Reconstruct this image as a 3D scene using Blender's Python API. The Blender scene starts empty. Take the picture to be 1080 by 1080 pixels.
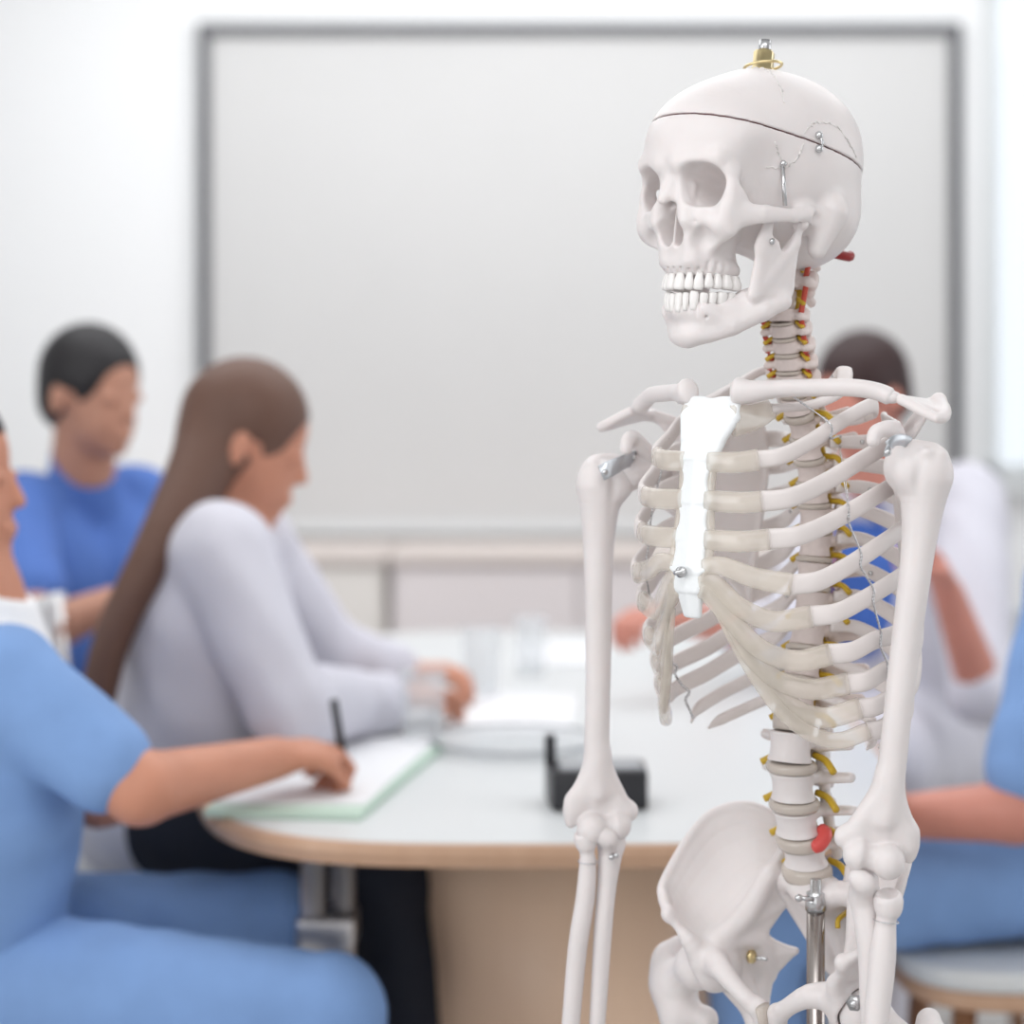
import bpy, math, random
import numpy as np
from mathutils import Vector, Matrix
random.seed(7)
S = bpy.context.scene
COL = S.collection
F = 2190.0                       # focal length in pixels of a 1080 frame

# ------------------------------------------------------------------ camera, world, lights, exposure
cam_d = bpy.data.cameras.new('camera')
cam = bpy.data.objects.new('camera', cam_d); COL.objects.link(cam)
cam.location = (0, 0, 1.3); cam.rotation_euler = (math.pi/2, 0, 0)
cam_d.sensor_width = 36; cam_d.lens = 36*F/1080
cam_d.shift_y = -140/1080
cam_d.clip_start = 0.05
cam_d.dof.use_dof = True
cam_d.dof.focus_distance = 1.79
cam_d.dof.aperture_fstop = 2.6
S.camera = cam

w = bpy.data.worlds.new('sky'); S.world = w; w.use_nodes = True
w.node_tree.nodes['Background'].inputs[0].default_value = (0.86, 0.93, 1.0, 1)
w.node_tree.nodes['Background'].inputs[1].default_value = 1.3

def area(name, loc, target, sx, sy, power, col=(1, 1, 1)):
    d = bpy.data.lights.new(name, 'AREA'); d.shape = 'RECTANGLE'; d.size = sx; d.size_y = sy
    d.energy = power; d.color = col
    o = bpy.data.objects.new(name, d); COL.objects.link(o); o.location = loc
    o.rotation_euler = (Vector(target)-Vector(loc)).to_track_quat('-Z', 'Y').to_euler()
    return o
area('key_softbox_left', (-2.7, 0.2, 1.7), (0.2, 1.9, 1.2), 1.6, 1.8, 36, (0.97, 0.985, 1.0))  # unseen key light added at the left; that wall has no window
area('added_fill_rear', (0.3, -1.1, 1.2), (0.2, 2.5, 0.9), 3.0, 2.0, 12, (1.0, 0.985, 0.975))  # added fill behind the camera, lifts the table base and softens contrast
area('added_softbox_front', (0.1, 0.6, 2.62), (0.2, 1.7, 0.8), 2.2, 1.2, 22, (0.97, 0.985, 1.0))  # added soft light above the skeleton, no fixture on the ceiling
area('added_softbox_table', (0.0, 3.6, 2.66), (0.0, 3.6, 0), 3.4, 2.0, 42, (0.97, 0.985, 1.0))  # added soft light over the table and people, no lamp modelled
area('added_softbox_wall', (0.2, 5.0, 2.6), (0.2, 6.0, 1.3), 3.4, 0.5, 20, (0.96, 0.985, 1.0))  # added light that brightens the board wall, no real fitting
area('added_fill_side', (2.7, 2.6, 1.6), (0.3, 2.6, 1.0), 1.6, 1.8, 14, (0.95, 0.98, 1.0))  # added fill from the right; no window in that wall

vs = S.view_settings
S.display_settings.display_device = 'sRGB'
vs.view_transform = 'Standard'; vs.look = 'None'; vs.gamma = 1; vs.use_curve_mapping = False
vs.exposure = 0.0

# ------------------------------------------------------------------ materials
def mat(name, col, rough=0.5, metal=0.0, bump=0.0, bscale=60.0, var=0.0, vscale=8.0, sss=0.0, trans=0.0,
        coat=0.0, spec=0.5, ior=1.45, alpha=1.0, col2=None):
    m = bpy.data.materials.new(name); m.use_nodes = True
    nt = m.node_tree; b = nt.nodes['Principled BSDF']
    b.inputs['Base Color'].default_value = (*col, 1); b.inputs['Roughness'].default_value = rough
    b.inputs['Metallic'].default_value = metal; b.inputs['Transmission Weight'].default_value = trans
    b.inputs['IOR'].default_value = ior; b.inputs['Alpha'].default_value = alpha
    b.inputs['Coat Weight'].default_value = coat; b.inputs['Specular IOR Level'].default_value = spec
    if sss:
        b.inputs['Subsurface Weight'].default_value = sss
        b.inputs['Subsurface Radius'].default_value = (1, .6, .5)
        b.inputs['Subsurface Scale'].default_value = .004
    tc = nt.nodes.new('ShaderNodeTexCoord')
    if var or col2:
        n = nt.nodes.new('ShaderNodeTexNoise'); n.inputs['Scale'].default_value = vscale
        n.inputs['Detail'].default_value = 4
        nt.links.new(tc.outputs['Object'], n.inputs['Vector'])
        mx = nt.nodes.new('ShaderNodeMix'); mx.data_type = 'RGBA'
        c2 = col2 if col2 else tuple(max(0, c*(1-var)) for c in col)
        mx.inputs['A'].default_value = (*col, 1); mx.inputs['B'].default_value = (*c2, 1)
        r = nt.nodes.new('ShaderNodeValToRGB')
        r.color_ramp.elements[0].position = .38; r.color_ramp.elements[1].position = .68
        nt.links.new(n.outputs['Fac'], r.inputs['Fac']); nt.links.new(r.outputs['Color'], mx.inputs['Factor'])
        nt.links.new(mx.outputs['Result'], b.inputs['Base Color'])
    if bump:
        n = nt.nodes.new('ShaderNodeTexNoise'); n.inputs['Scale'].default_value = bscale
        n.inputs['Detail'].default_value = 5
        nt.links.new(tc.outputs['Object'], n.inputs['Vector'])
        bp = nt.nodes.new('ShaderNodeBump'); bp.inputs['Strength'].default_value = bump
        bp.inputs['Distance'].default_value = .002
        nt.links.new(n.outputs['Fac'], bp.inputs['Height']); nt.links.new(bp.outputs['Normal'], b.inputs['Normal'])
    return m
def wood(name, c1, c2, scale=3.0, rough=.45):
    m = bpy.data.materials.new(name); m.use_nodes = True
    nt = m.node_tree; b = nt.nodes['Principled BSDF']; b.inputs['Roughness'].default_value = rough
    tc = nt.nodes.new('ShaderNodeTexCoord'); mp = nt.nodes.new('ShaderNodeMapping')
    mp.inputs['Scale'].default_value = (scale*4, scale*4, scale*.5)
    n = nt.nodes.new('ShaderNodeTexNoise'); n.inputs['Scale'].default_value = 3; n.inputs['Detail'].default_value = 6
    r = nt.nodes.new('ShaderNodeValToRGB')
    r.color_ramp.elements[0].color = (*c1, 1); r.color_ramp.elements[1].color = (*c2, 1)
    nt.links.new(tc.outputs['Object'], mp.inputs['Vector']); nt.links.new(mp.outputs['Vector'], n.inputs['Vector'])
    nt.links.new(n.outputs['Fac'], r.inputs['Fac']); nt.links.new(r.outputs['Color'], b.inputs['Base Color'])
    return m
M = {}
M['bone'] = mat('bone', (.81, .755, .745), .42, bump=.22, bscale=70, var=.05, vscale=14, sss=.12)
M['socket'] = mat('bone', (.80, .745, .735), .42, bump=.12, bscale=90, var=.05, vscale=14, sss=.12)
M['rib'] = mat('rib_bone', (.82, .755, .735), .45, bump=.08, bscale=120, var=.05, vscale=20)
M['vert'] = mat('vertebra_bone', (.80, .695, .66), .5, bump=.35, bscale=160, var=.10, vscale=40)
M['tooth'] = mat('tooth_enamel', (.88, .85, .83), .25)
M['sternum'] = mat('white_plastic', (.90, .92, .93), .4, bump=.25, bscale=130)
M['cart'] = mat('cartilage_plastic', (.88, .80, .70), .14, alpha=.42, coat=.8, bump=.3, bscale=70, var=.12, vscale=30)
M['disc'] = mat('disc_plastic', (.64, .565, .50), .25, alpha=.88, coat=.5)
M['yellow'] = mat('yellow_nerve', (.62, .40, .03), .4)
M['red'] = mat('red_artery', (.55, .075, .045), .4)
M['darkred'] = mat('dark_red_artery', (.30, .012, .012), .4)
M['disc_red'] = mat('red_hernia', (.70, .09, .08), .35)
M['steel'] = mat('steel', (.62, .62, .63), .22, metal=1)
M['bracket'] = mat('galvanised_steel', (.55, .57, .60), .35, metal=1)
M['pole'] = mat('chrome_pole', (.42, .38, .36), .16, metal=1)
M['brass'] = mat('brass', (.80, .66, .36), .3, metal=1)
M['seam'] = mat('dark_seam', (.10, .03, .035), .6)
M['wire'] = mat('twisted_wire', (.66, .66, .68), .25, metal=1)
M['fissure'] = mat('bone_suture', (.86, .82, .80), .5)
M['ink'] = mat('dark_line', (.25, .20, .19), .6)

# ------------------------------------------------------------------ mesh helpers
def setp(o, label=None, cat=None, group=None, kind=None):
    if label: o['label'] = label
    if cat: o['category'] = cat
    if group: o['group'] = group
    if kind: o['kind'] = kind
    return o
def link(name, me, m, parent=None, smooth=True):
    me.materials.clear(); me.materials.append(m)
    if smooth: me.polygons.foreach_set('use_smooth', [True]*len(me.polygons))
    o = bpy.data.objects.new(name, me); COL.objects.link(o)
    if parent is not None: o.parent = parent
    return o
def mesh_np(name, V, Q):
    me = bpy.data.meshes.new(name)
    V = np.asarray(V, dtype=np.float32); Q = np.asarray(Q, dtype=np.int32); n = Q.shape[1]
    me.vertices.add(len(V)); me.vertices.foreach_set('co', V.ravel())
    me.loops.add(len(Q)*n); me.loops.foreach_set('vertex_index', Q.ravel())
    me.polygons.add(len(Q)); me.polygons.foreach_set('loop_start', np.arange(0, len(Q)*n, n, dtype=np.int32))
    me.polygons.foreach_set('loop_total', np.full(len(Q), n, dtype=np.int32))
    me.update(calc_edges=True); me.validate()
    return me
class MB:
    def __init__(s): s.v = []; s.f = []
    def add(s, V, Fc):
        o = len(s.v); s.v += [tuple(p) for p in V]; s.f += [tuple(i+o for i in f) for f in Fc]; return s
    def box(s, lo, hi, M4=None):
        (a, b, c), (d, e, f) = lo, hi
        V = [Vector(p) for p in ((a,b,c),(d,b,c),(d,e,c),(a,e,c),(a,b,f),(d,b,f),(d,e,f),(a,e,f))]
        if M4: V = [M4 @ p for p in V]
        return s.add(V, [(0,3,2,1),(4,5,6,7),(0,1,5,4),(1,2,6,5),(2,3,7,6),(3,0,4,7)])
    def sweep(s, pts, ra, rb=None, n=12, up=(0, 0, 1), cap=True, e=2.0):
        # ra = half thickness across, rb = half height; scalars or per-point lists
        P = [Vector(p) for p in pts]; N = len(P)
        ra = ra if hasattr(ra, '__len__') else [ra]*N
        rb = ra if rb is None else (rb if hasattr(rb, '__len__') else [rb]*N)
        o = len(s.v); up = Vector(up)
        prev = None
        for i in range(N):
            t = (P[min(i+1, N-1)]-P[max(i-1, 0)]).normalized()
            h = up - t*up.dot(t)
            if h.length < .2 and prev is not None: h = prev - t*prev.dot(t)
            elif h.length < 1e-3: h = Vector((1, 0, 0)) - t*t.x
            h.normalize(); prev = h; nn = t.cross(h)
            for k in range(n):
                a = 2*math.pi*k/n; c, d = math.cos(a), math.sin(a)
                if e != 2:
                    c = math.copysign(abs(c)**(2/e), c); d = math.copysign(abs(d)**(2/e), d)
                s.v.append(tuple(P[i] + nn*(c*ra[i]) + h*(d*rb[i])))
        for i in range(N-1):
            for k in range(n):
                a = o+i*n+k; b = o+i*n+(k+1) % n
                s.f.append((a, a+n, b+n, b))
        if cap:
            s.f.append(tuple(o+k for k in range(n))); s.f.append(tuple(o+(N-1)*n+k for k in reversed(range(n))))
        return s
    def ball(s, c, r, nu=14, nv=10, e=2.0):
        r = r if hasattr(r, '__len__') else (r, r, r)
        V = []; Fc = []
        p = lambda x: math.copysign(abs(x)**(2/e), x)
        for j in range(1, nv):
            ph = math.pi*j/nv
            for i in range(nu):
                th = 2*math.pi*i/nu
                V.append((c[0]+r[0]*p(math.sin(ph))*p(math.cos(th)), c[1]+r[1]*p(math.sin(ph))*p(math.sin(th)), c[2]+r[2]*p(math.cos(ph))))
        V.append((c[0], c[1], c[2]+r[2])); V.append((c[0], c[1], c[2]-r[2]))
        for j in range(nv-2):
            for i in range(nu):
                a = j*nu+i; b = j*nu+(i+1) % nu
                Fc.append((a, a+nu, b+nu, b))
        T = len(V)-2
        for i in range(nu):
            Fc.append((T, i, (i+1) % nu)); Fc.append((T+1, (nv-2)*nu+(i+1) % nu, (nv-2)*nu+i))
        return s.add(V, Fc)
    def lathe(s, prof, c=(0, 0, 0), n=32, ax=None):
        # prof: list of (r, z)
        o = len(s.v); R = ax or Matrix.Identity(3); c = Vector(c)
        for r, z in prof:
            for k in range(n):
                a = 2*math.pi*k/n; s.v.append(tuple(c + R @ Vector((r*math.cos(a), r*math.sin(a), z))))
        for i in range(len(prof)-1):
            for k in range(n):
                a = o+i*n+k; b = o+i*n+(k+1) % n
                s.f.append((a, b, b+n, a+n))
        s.f.append(tuple(o+k for k in reversed(range(n)))); s.f.append(tuple(o+(len(prof)-1)*n+k for k in range(n)))
        return s
    def prism(s, poly, z0, z1, M4=None):
        n = len(poly); V = [Vector((x, y, z0)) for x, y in poly]+[Vector((x, y, z1)) for x, y in poly]
        if M4: V = [M4 @ p for p in V]
        return s.add(V, [tuple(reversed(range(n))), tuple(range(n, 2*n))]+[(i, (i+1) % n, n+(i+1) % n, n+i) for i in range(n)])
    def mesh(s, name):
        me = bpy.data.meshes.new(name); me.from_pydata(s.v, [], s.f); me.update()
        return me
    def obj(s, name, m, parent=None, smooth=True, bevel=0):
        o = link(name, s.mesh(name), m, parent, smooth)
        if bevel:
            b = o.modifiers.new('bevel', 'BEVEL'); b.width = bevel; b.segments = 2; b.limit_method = 'ANGLE'
        return o
def spline(ctrl, n=8):
    P = [np.array(p, float) for p in ctrl]; P = [2*P[0]-P[1]]+P+[2*P[-1]-P[-2]]; out = []
    for i in range(1, len(P)-2):
        a, b, c, d = P[i-1:i+3]
        for k in range(n):
            t = k/n; out.append(.5*((2*b)+(c-a)*t+(2*a-5*b+4*c-d)*t*t+(3*b-a-3*c+d)*t**3))
    out.append(P[-2]); return [tuple(p) for p in out]
def axis_rot(d):
    return Vector(d).to_track_quat('Z', 'Y').to_matrix()

# ------------------------------------------------------------------ signed distance kit (smooth blends of shapes, turned into meshes)
def vsub(X, Y, Z, c): return X-c[0], Y-c[1], Z-c[2]
def ell(c, r, R=None):
    r = np.array(r, np.float32)
    def f(X, Y, Z):
        x, y, z = vsub(X, Y, Z, c)
        if R is not None:
            x, y, z = (R[0][0]*x+R[1][0]*y+R[2][0]*z, R[0][1]*x+R[1][1]*y+R[2][1]*z, R[0][2]*x+R[1][2]*y+R[2][2]*z)
        a, b, d = x/r[0], y/r[1], z/r[2]
        k0 = np.sqrt(a*a+b*b+d*d)+1e-6; a, b, d = a/r[0], b/r[1], d/r[2]
        return k0*(k0-1)/(np.sqrt(a*a+b*b+d*d)+1e-6)
    m = float(max(r)); return f, (tuple(q-m for q in c), tuple(q+m for q in c))
def cap(a, b, ra, rb=None, sq=None, n=None):
    # tapered capsule; sq > 1 squashes it along unit direction n
    rb = ra if rb is None else rb
    a = np.array(a, np.float32); b = np.array(b, np.float32); ba = b-a; L = float(ba@ba)+1e-9
    def f(X, Y, Z):
        x, y, z = vsub(X, Y, Z, a)
        t = np.clip((x*ba[0]+y*ba[1]+z*ba[2])/L, 0, 1)
        x = x-t*ba[0]; y = y-t*ba[1]; z = z-t*ba[2]
        if sq:
            q = x*n[0]+y*n[1]+z*n[2]; g = q*(sq-1); x = x+g*n[0]; y = y+g*n[1]; z = z+g*n[2]
        return np.sqrt(x*x+y*y+z*z)-(ra+(rb-ra)*t)
    m = max(ra, rb); lo = np.minimum(a, b)-m; hi = np.maximum(a, b)+m
    return f, (tuple(lo), tuple(hi))
def tri(a, b, c, r):
    a, b, c = [np.array(p, np.float32) for p in (a, b, c)]
    ba, cb, ac = b-a, c-b, a-c; nor = np.cross(ba, ac)
    e = [np.cross(ba, nor), np.cross(cb, nor), np.cross(ac, nor)]
    nn = float(nor@nor)
    def f(X, Y, Z):
        def dot(p, q): return p[0]*q[0]+p[1]*q[1]+p[2]*q[2]
        pa, pb, pc = vsub(X, Y, Z, a), vsub(X, Y, Z, b), vsub(X, Y, Z, c)
        ins = (np.sign(dot(pa, e[0]))+np.sign(dot(pb, e[1]))+np.sign(dot(pc, e[2]))) < 2
        def seg(p, q):
            t = np.clip(dot(p, q)/float(q@q), 0, 1)
            x, y, z = p[0]-t*q[0], p[1]-t*q[1], p[2]-t*q[2]
            return x*x+y*y+z*z
        d1 = np.minimum(np.minimum(seg(pa, ba), seg(pb, cb)), seg(pc, ac))
        d2 = dot(pa, nor)**2/nn
        return np.sqrt(np.where(ins, d1, d2))-r
    lo = np.minimum(np.minimum(a, b), c)-r; hi = np.maximum(np.maximum(a, b), c)+r
    return f, (tuple(lo), tuple(hi))
def rbox(c, h, r, R=None):
    def f(X, Y, Z):
        x, y, z = vsub(X, Y, Z, c)
        if R is not None:
            x, y, z = (R[0][0]*x+R[1][0]*y+R[2][0]*z, R[0][1]*x+R[1][1]*y+R[2][1]*z, R[0][2]*x+R[1][2]*y+R[2][2]*z)
        x = np.abs(x)-h[0]+r; y = np.abs(y)-h[1]+r; z = np.abs(z)-h[2]+r
        x, y, z = np.broadcast_arrays(x, y, z)
        o = np.sqrt(np.maximum(x, 0)**2+np.maximum(y, 0)**2+np.maximum(z, 0)**2)
        return o+np.minimum(np.maximum(x, np.maximum(y, z)), 0)-r
    m = math.sqrt(sum(q*q for q in h)); return f, (tuple(q-m for q in c), tuple(q+m for q in c))
def multi(prims):                 # several shapes that join without swelling
    def f(X, Y, Z):
        d = None
        for g, _ in prims:
            e = g(X, Y, Z); d = e if d is None else np.minimum(d, e)
        return d
    bb = [b for _, b in prims]
    return f, (tuple(min(b[0][i] for b in bb) for i in range(3)), tuple(max(b[1][i] for b in bb) for i in range(3)))
class Vol:
    def __init__(s, lo, hi, h):
        s.lo = np.array(lo, float); s.h = h
        s.n = [int(math.ceil((hi[i]-lo[i])/h))+1 for i in range(3)]
        s.ax = [(s.lo[i]+h*np.arange(s.n[i])).astype(np.float32) for i in range(3)]
        s.D = np.full(s.n, 50.0, np.float32)
    def _sl(s, bb, mg):
        r = []
        for i in range(3):
            a = int(max(0, math.floor((bb[0][i]-mg-s.lo[i])/s.h))); b = int(min(s.n[i], math.ceil((bb[1][i]+mg-s.lo[i])/s.h)+1))
            r.append(slice(a, max(a, b)))
        X, Y, Z = s.ax[0][r[0]][:, None, None], s.ax[1][r[1]][None, :, None], s.ax[2][r[2]][None, None, :]
        return tuple(r), X, Y, Z
    def add(s, prim, k=0.0, mirror=False):
        f, bb = prim; sl, X, Y, Z = s._sl(bb, k+3*s.h)
        A = s.D[sl]
        if A.size == 0: return s
        B = f(X, Y, Z)
        if k: 
            hh = np.clip(.5+.5*(A-B)/k, 0, 1); s.D[sl] = A+(B-A)*hh-k*hh*(1-hh)
        else: s.D[sl] = np.minimum(A, B)
        return s
    def sub(s, prim, k=0.0):
        f, bb = prim; sl, X, Y, Z = s._sl(bb, k+3*s.h)
        A = s.D[sl]
        if A.size == 0: return s
        B = -f(X, Y, Z)
        if k:
            hh = np.clip(.5-.5*(A-B)/k, 0, 1); s.D[sl] = A+(B-A)*hh+k*hh*(1-hh)
        else: s.D[sl] = np.maximum(A, B)
        return s
    def add2(s, fn, *a, k=0.0, **kw):     # mirrored in x
        for m in (1, -1): s.add(fn(*[mx(q, m) for q in a], **kw), k)
        return s
    def sub2(s, fn, *a, k=0.0, **kw):
        for m in (1, -1): s.sub(fn(*[mx(q, m) for q in a], **kw), k)
        return s
    def chain(s, pts, k=4.0, sq=None, n=None):
        if len(pts) > 2:
            q = spline([tuple(p)+(r,) for p, r in pts], 3); pts = [(p[:3], p[3]) for p in q]
        return s.add(multi([cap(p, q, r, t, sq, n) for (p, r), (q, t) in zip(pts[:-1], pts[1:])]), k)
    def grid(s): return s.ax[0][:, None, None], s.ax[1][None, :, None], s.ax[2][None, None, :]
    def mesh(s, name, scale=.001, smooth=1, D=None, flip=False):
        D = s.D if D is None else D
        D = D.copy()
        for i in range(3):
            sl = [slice(None)]*3
            for j in (0, -1):
                sl[i] = j; D[tuple(sl)] = np.maximum(D[tuple(sl)], s.h)
        I = D < 0
        nx, ny, nz = D.shape
        cnt = np.zeros((nx-1, ny-1, nz-1), np.uint8)
        for a in (0, 1):
            for b in (0, 1):
                for c in (0, 1): cnt += I[a:nx-1+a, b:ny-1+b, c:nz-1+c]
        act = (cnt > 0) & (cnt < 8)
        idx = np.argwhere(act); N = len(idx)
        if N == 0: return mesh_np(name, np.zeros((3, 3)), np.array([[0, 1, 2]]))
        ids = np.full(act.shape, -1, np.int32); ids[act] = np.arange(N)
        acc = np.zeros((N, 3)); wt = np.zeros(N)
        cor = [(a, b, c) for a in (0, 1) for b in (0, 1) for c in (0, 1)]
        for p in cor:
            for ax in range(3):
                if p[ax]: continue
                q = list(p); q[ax] = 1
                d0 = D[idx[:, 0]+p[0], idx[:, 1]+p[1], idx[:, 2]+p[2]]; d1 = D[idx[:, 0]+q[0], idx[:, 1]+q[1], idx[:, 2]+q[2]]
                m = (d0 < 0) != (d1 < 0)
                t = np.where(m, d0/np.where(m, d0-d1, 1), 0)
                pos = np.tile(np.array(p, float), (N, 1)); pos[:, ax] = t
                acc[m] += pos[m]; wt[m] += 1
        V = idx+acc/wt[:, None]
        Q = []
        for ax in range(3):
            sl0 = [slice(None)]*3; sl1 = [slice(None)]*3
            sl0[ax] = slice(0, -1); sl1[ax] = slice(1, None)
            A, B = I[tuple(sl0)], I[tuple(sl1)]
            e = np.argwhere(A != B)
            u, v = (ax+1) % 3, (ax+2) % 3
            e = e[(e[:, u] > 0) & (e[:, v] > 0)]
            inn = A[e[:, 0], e[:, 1], e[:, 2]]
            def at(du, dv):
                g = e.copy(); g[:, u] -= du; g[:, v] -= dv
                return ids[g[:, 0], g[:, 1], g[:, 2]]
            q = np.stack([at(1, 1), at(0, 1), at(0, 0), at(1, 0)], 1)
            q[~inn] = q[~inn][:, ::-1]
            Q.append(q)
        Q = np.concatenate(Q); Q = Q[(Q >= 0).all(1)]
        if flip: Q = Q[:, ::-1]
        for _ in range(smooth):      # light smoothing of the lattice steps
            sm = np.zeros((N, 3)); c = np.zeros(N)
            for a in range(4):
                for b in ((a+1) % 4, (a-1) % 4):
                    sm[:, 0] += np.bincount(Q[:, a], V[Q[:, b], 0], N); sm[:, 1] += np.bincount(Q[:, a], V[Q[:, b], 1], N)
                    sm[:, 2] += np.bincount(Q[:, a], V[Q[:, b], 2], N); c += np.bincount(Q[:, a], minlength=N)
            V = V*.4+.6*sm/np.maximum(c, 1)[:, None]
        V = (s.lo+V*s.h)*scale
        if flip: V = V*np.array([-1, 1, 1])
        return mesh_np(name, V, Q)
def mx(q, m):
    if m == 1: return q
    if isinstance(q, (tuple, list)) and len(q) == 3 and not isinstance(q[0], (tuple, list)) and not getattr(q, 'isr', False):
        return (-q[0], q[1], q[2])
    return q
class Rad(tuple):
    isr = True
def rotm(ax, ay, az):
    return [list(r) for r in (Matrix.Rotation(math.radians(az), 3, 'Z') @ Matrix.Rotation(math.radians(ay), 3, 'Y') @ Matrix.Rotation(math.radians(ax), 3, 'X'))]

# ------------------------------------------------------------------ where things stand
def P(px, py, Y):                # a point of the room at depth Y along the view
    return Vector(((px-540)*Y/F, Y, 1.3-(py-400)*Y/F))
OX, OD = .213, 1.836             # where the skeleton stands
class Frame:
    def __init__(s, deg): s.c = math.cos(math.radians(deg)); s.s = math.sin(math.radians(deg)); s.deg = deg
    def fsol(s, px, l): u = (px-540)/F; return (u*OD-OX-l*(u*s.s+s.c))/(u*s.c-s.s)
    def lsol(s, px, f): u = (px-540)/F; return (u*OD-OX+f*(s.s-u*s.c))/(u*s.s+s.c)
    def zat(s, py, l, f): return 1.3-(py-400)*(OD-s.s*l-s.c*f)/F
    def fl(s, px, py, l): f = s.fsol(px, l); return (l, -f, s.zat(py, l, f))
    def fd(s, px, py, f): l = s.lsol(px, f); return (l, -f, s.zat(py, l, f))
TH = Frame(41); PE = Frame(50)
skeleton = bpy.data.objects.new('anatomical_skeleton', None); COL.objects.link(skeleton)
skeleton.location = (OX, OD, 0); skeleton.rotation_euler = (0, 0, math.radians(-41))
setp(skeleton, 'pinkish white life-size human skeleton model with clear rib cartilage on a chrome pole stand', 'skeleton')
SKI = (Matrix.Translation((OX, OD, 0)) @ Matrix.Rotation(math.radians(-41), 4, 'Z')).inverted()
def in_world(o, M4):             # place a child of the skeleton by its world matrix
    o.parent = skeleton; o.matrix_basis = SKI @ M4
    return o
def under(o, par):               # o was built in the skeleton's frame; make it a sub-part of par
    o.parent = par; o.matrix_basis = par.matrix_basis.inverted(); return o
def WL(px, py, Y): return SKI @ P(px, py, Y)    # room point in the skeleton's own frame
# ------------------------------------------------------------------ SKULL (mm; x left, -y front, z up, origin between the ears)
R3 = Rad
V = Vol((-92, -132, -92), (92, 112, 150), 1.15)
V.add(ell((0, 3, 52), R3((76, 98, 83))))
V.add(ell((0, 48, 17), R3((64, 57, 55))), 14)
V.add(ell((0, -52, 50), R3((65, 66, 60))), 16)
V.add(ell((0, 30, 66), R3((71, 66, 64))), 12)
V.add(ell((0, -12, 0), R3((55, 62, 24))), 14)
V.sub2(ell, (88, -62, 20), R3((33, 34, 42)), k=18)           # temples
V.add2(cap, (10, -108, 30), (42, -96, 34), 8, 7, k=10)        # brows
V.add2(cap, (42, -96, 34), (49, -84, 22), 6.5, 5.5, k=7)
V.add2(cap, (48, -85, 24), (49, -84, -2), 6.0, 8, k=7)
V.add2(tri, (52, -84, 10), (48, -84, -20), (58, -58, -6), r=5, k=7)          # outer rims
V.add2(ell, (37, -84, -18), R3((17, 13, 14)), k=11)
V.add2(tri, (28, -93, -12), (50, -81, -26), (28, -82, -38), r=5, k=8)        # cheekbones
V.add(ell((0, -68, -24), R3((34, 34, 40))), 9)
V.add2(tri, (15, -102, -8), (32, -95, -8), (18, -89, -50), r=5, k=7)               # maxilla
V.add(ell((0, -60, -54), R3((31.5, 36, 16))), 7)
V.add2(cap, (12, -102, 16), (17, -101, -18), 6, 7, k=6)
V.add2(cap, (14, -92, -20), (12, -90, -50), 5, 5, k=6)       # canine ridges
V.sub2(ell, (30, -92, -36), R3((9, 8, 12)), k=8)
V.sub2(ell, (62, -50, -8), R3((9, 22, 26)), k=9)             # temporal passage
V.sub2(ell, (52, -34, -42), R3((20, 30, 26)), k=6)
V.sub2(ell, (0, -22, -62), R3((23, 40, 30)), k=6)
V.add2(cap, (50, -82, -13), (64, -54, -8), 12, 7.5, sq=1.9, n=(1, 0, 0), k=5)    # arches
V.add2(cap, (64, -54, -8), (69, -22, -4), 7.5, 5.6, sq=1.9, n=(1, 0, 0), k=3)
V.add2(cap, (69, -22, -4), (67, -4, 0), 5.2, 6, sq=1.3, n=(1, 0, 0), k=4)
V.add2(cap, (62, -8, 2), (62, 4, 0), 8, 8, k=8)
V.add2(cap, (63, 27, 8), (58, 20, -26), 17, 9, k=9)          # mastoids
V.sub2(ell, (72, 4, -3), R3((7, 6, 6)), k=4)
V.sub2(ell, (60, 2, -18), R3((8, 6, 9)), k=5)
V.sub2(ell, (50, 26, -24), R3((4, 14, 14)), k=5)
V.add2(cap, (17, -50, -10), (19, -44, -44), 4, 3.2, k=4)      # pterygoid plates
V.add2(cap, (20, 12, -16), (20, 26, -16), 7, 7, k=5)
V.sub2(ell, (31.5, -92, 11.5), R3((18, 36, 18)), k=4)             # sockets
V.sub2(rbox, (31.5, -106, 11), R3((17.5, 18, 17.5)), 13, k=4)
V.add(cap((0, -103, 28), (0, -114, -2), 6.5, 5), 7)
V.add2(tri, (3, -111, 2), (4, -104, 24), (14, -100, -2), r=3.5, k=4)
V.add2(tri, (4, -100, 22), (12, -92, 12), (13, -96, -6), r=3.2, k=4)
V.sub(ell((0, -104, -20), R3((8, 24, 15))), 2.5)
V.sub2(ell, (6, -104, -28), R3((8, 24, 12)), k=2.5)
V.sub2(ell, (27, -108, -20), R3((2.4, 9, 1.7)), k=1.5)
V.add(rbox((0, -84, -22), (1.0, 14, 15), 1), 2)
V.sub2(cap, (52, 20, 86), (69, 38, 40), .1, .1)
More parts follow.
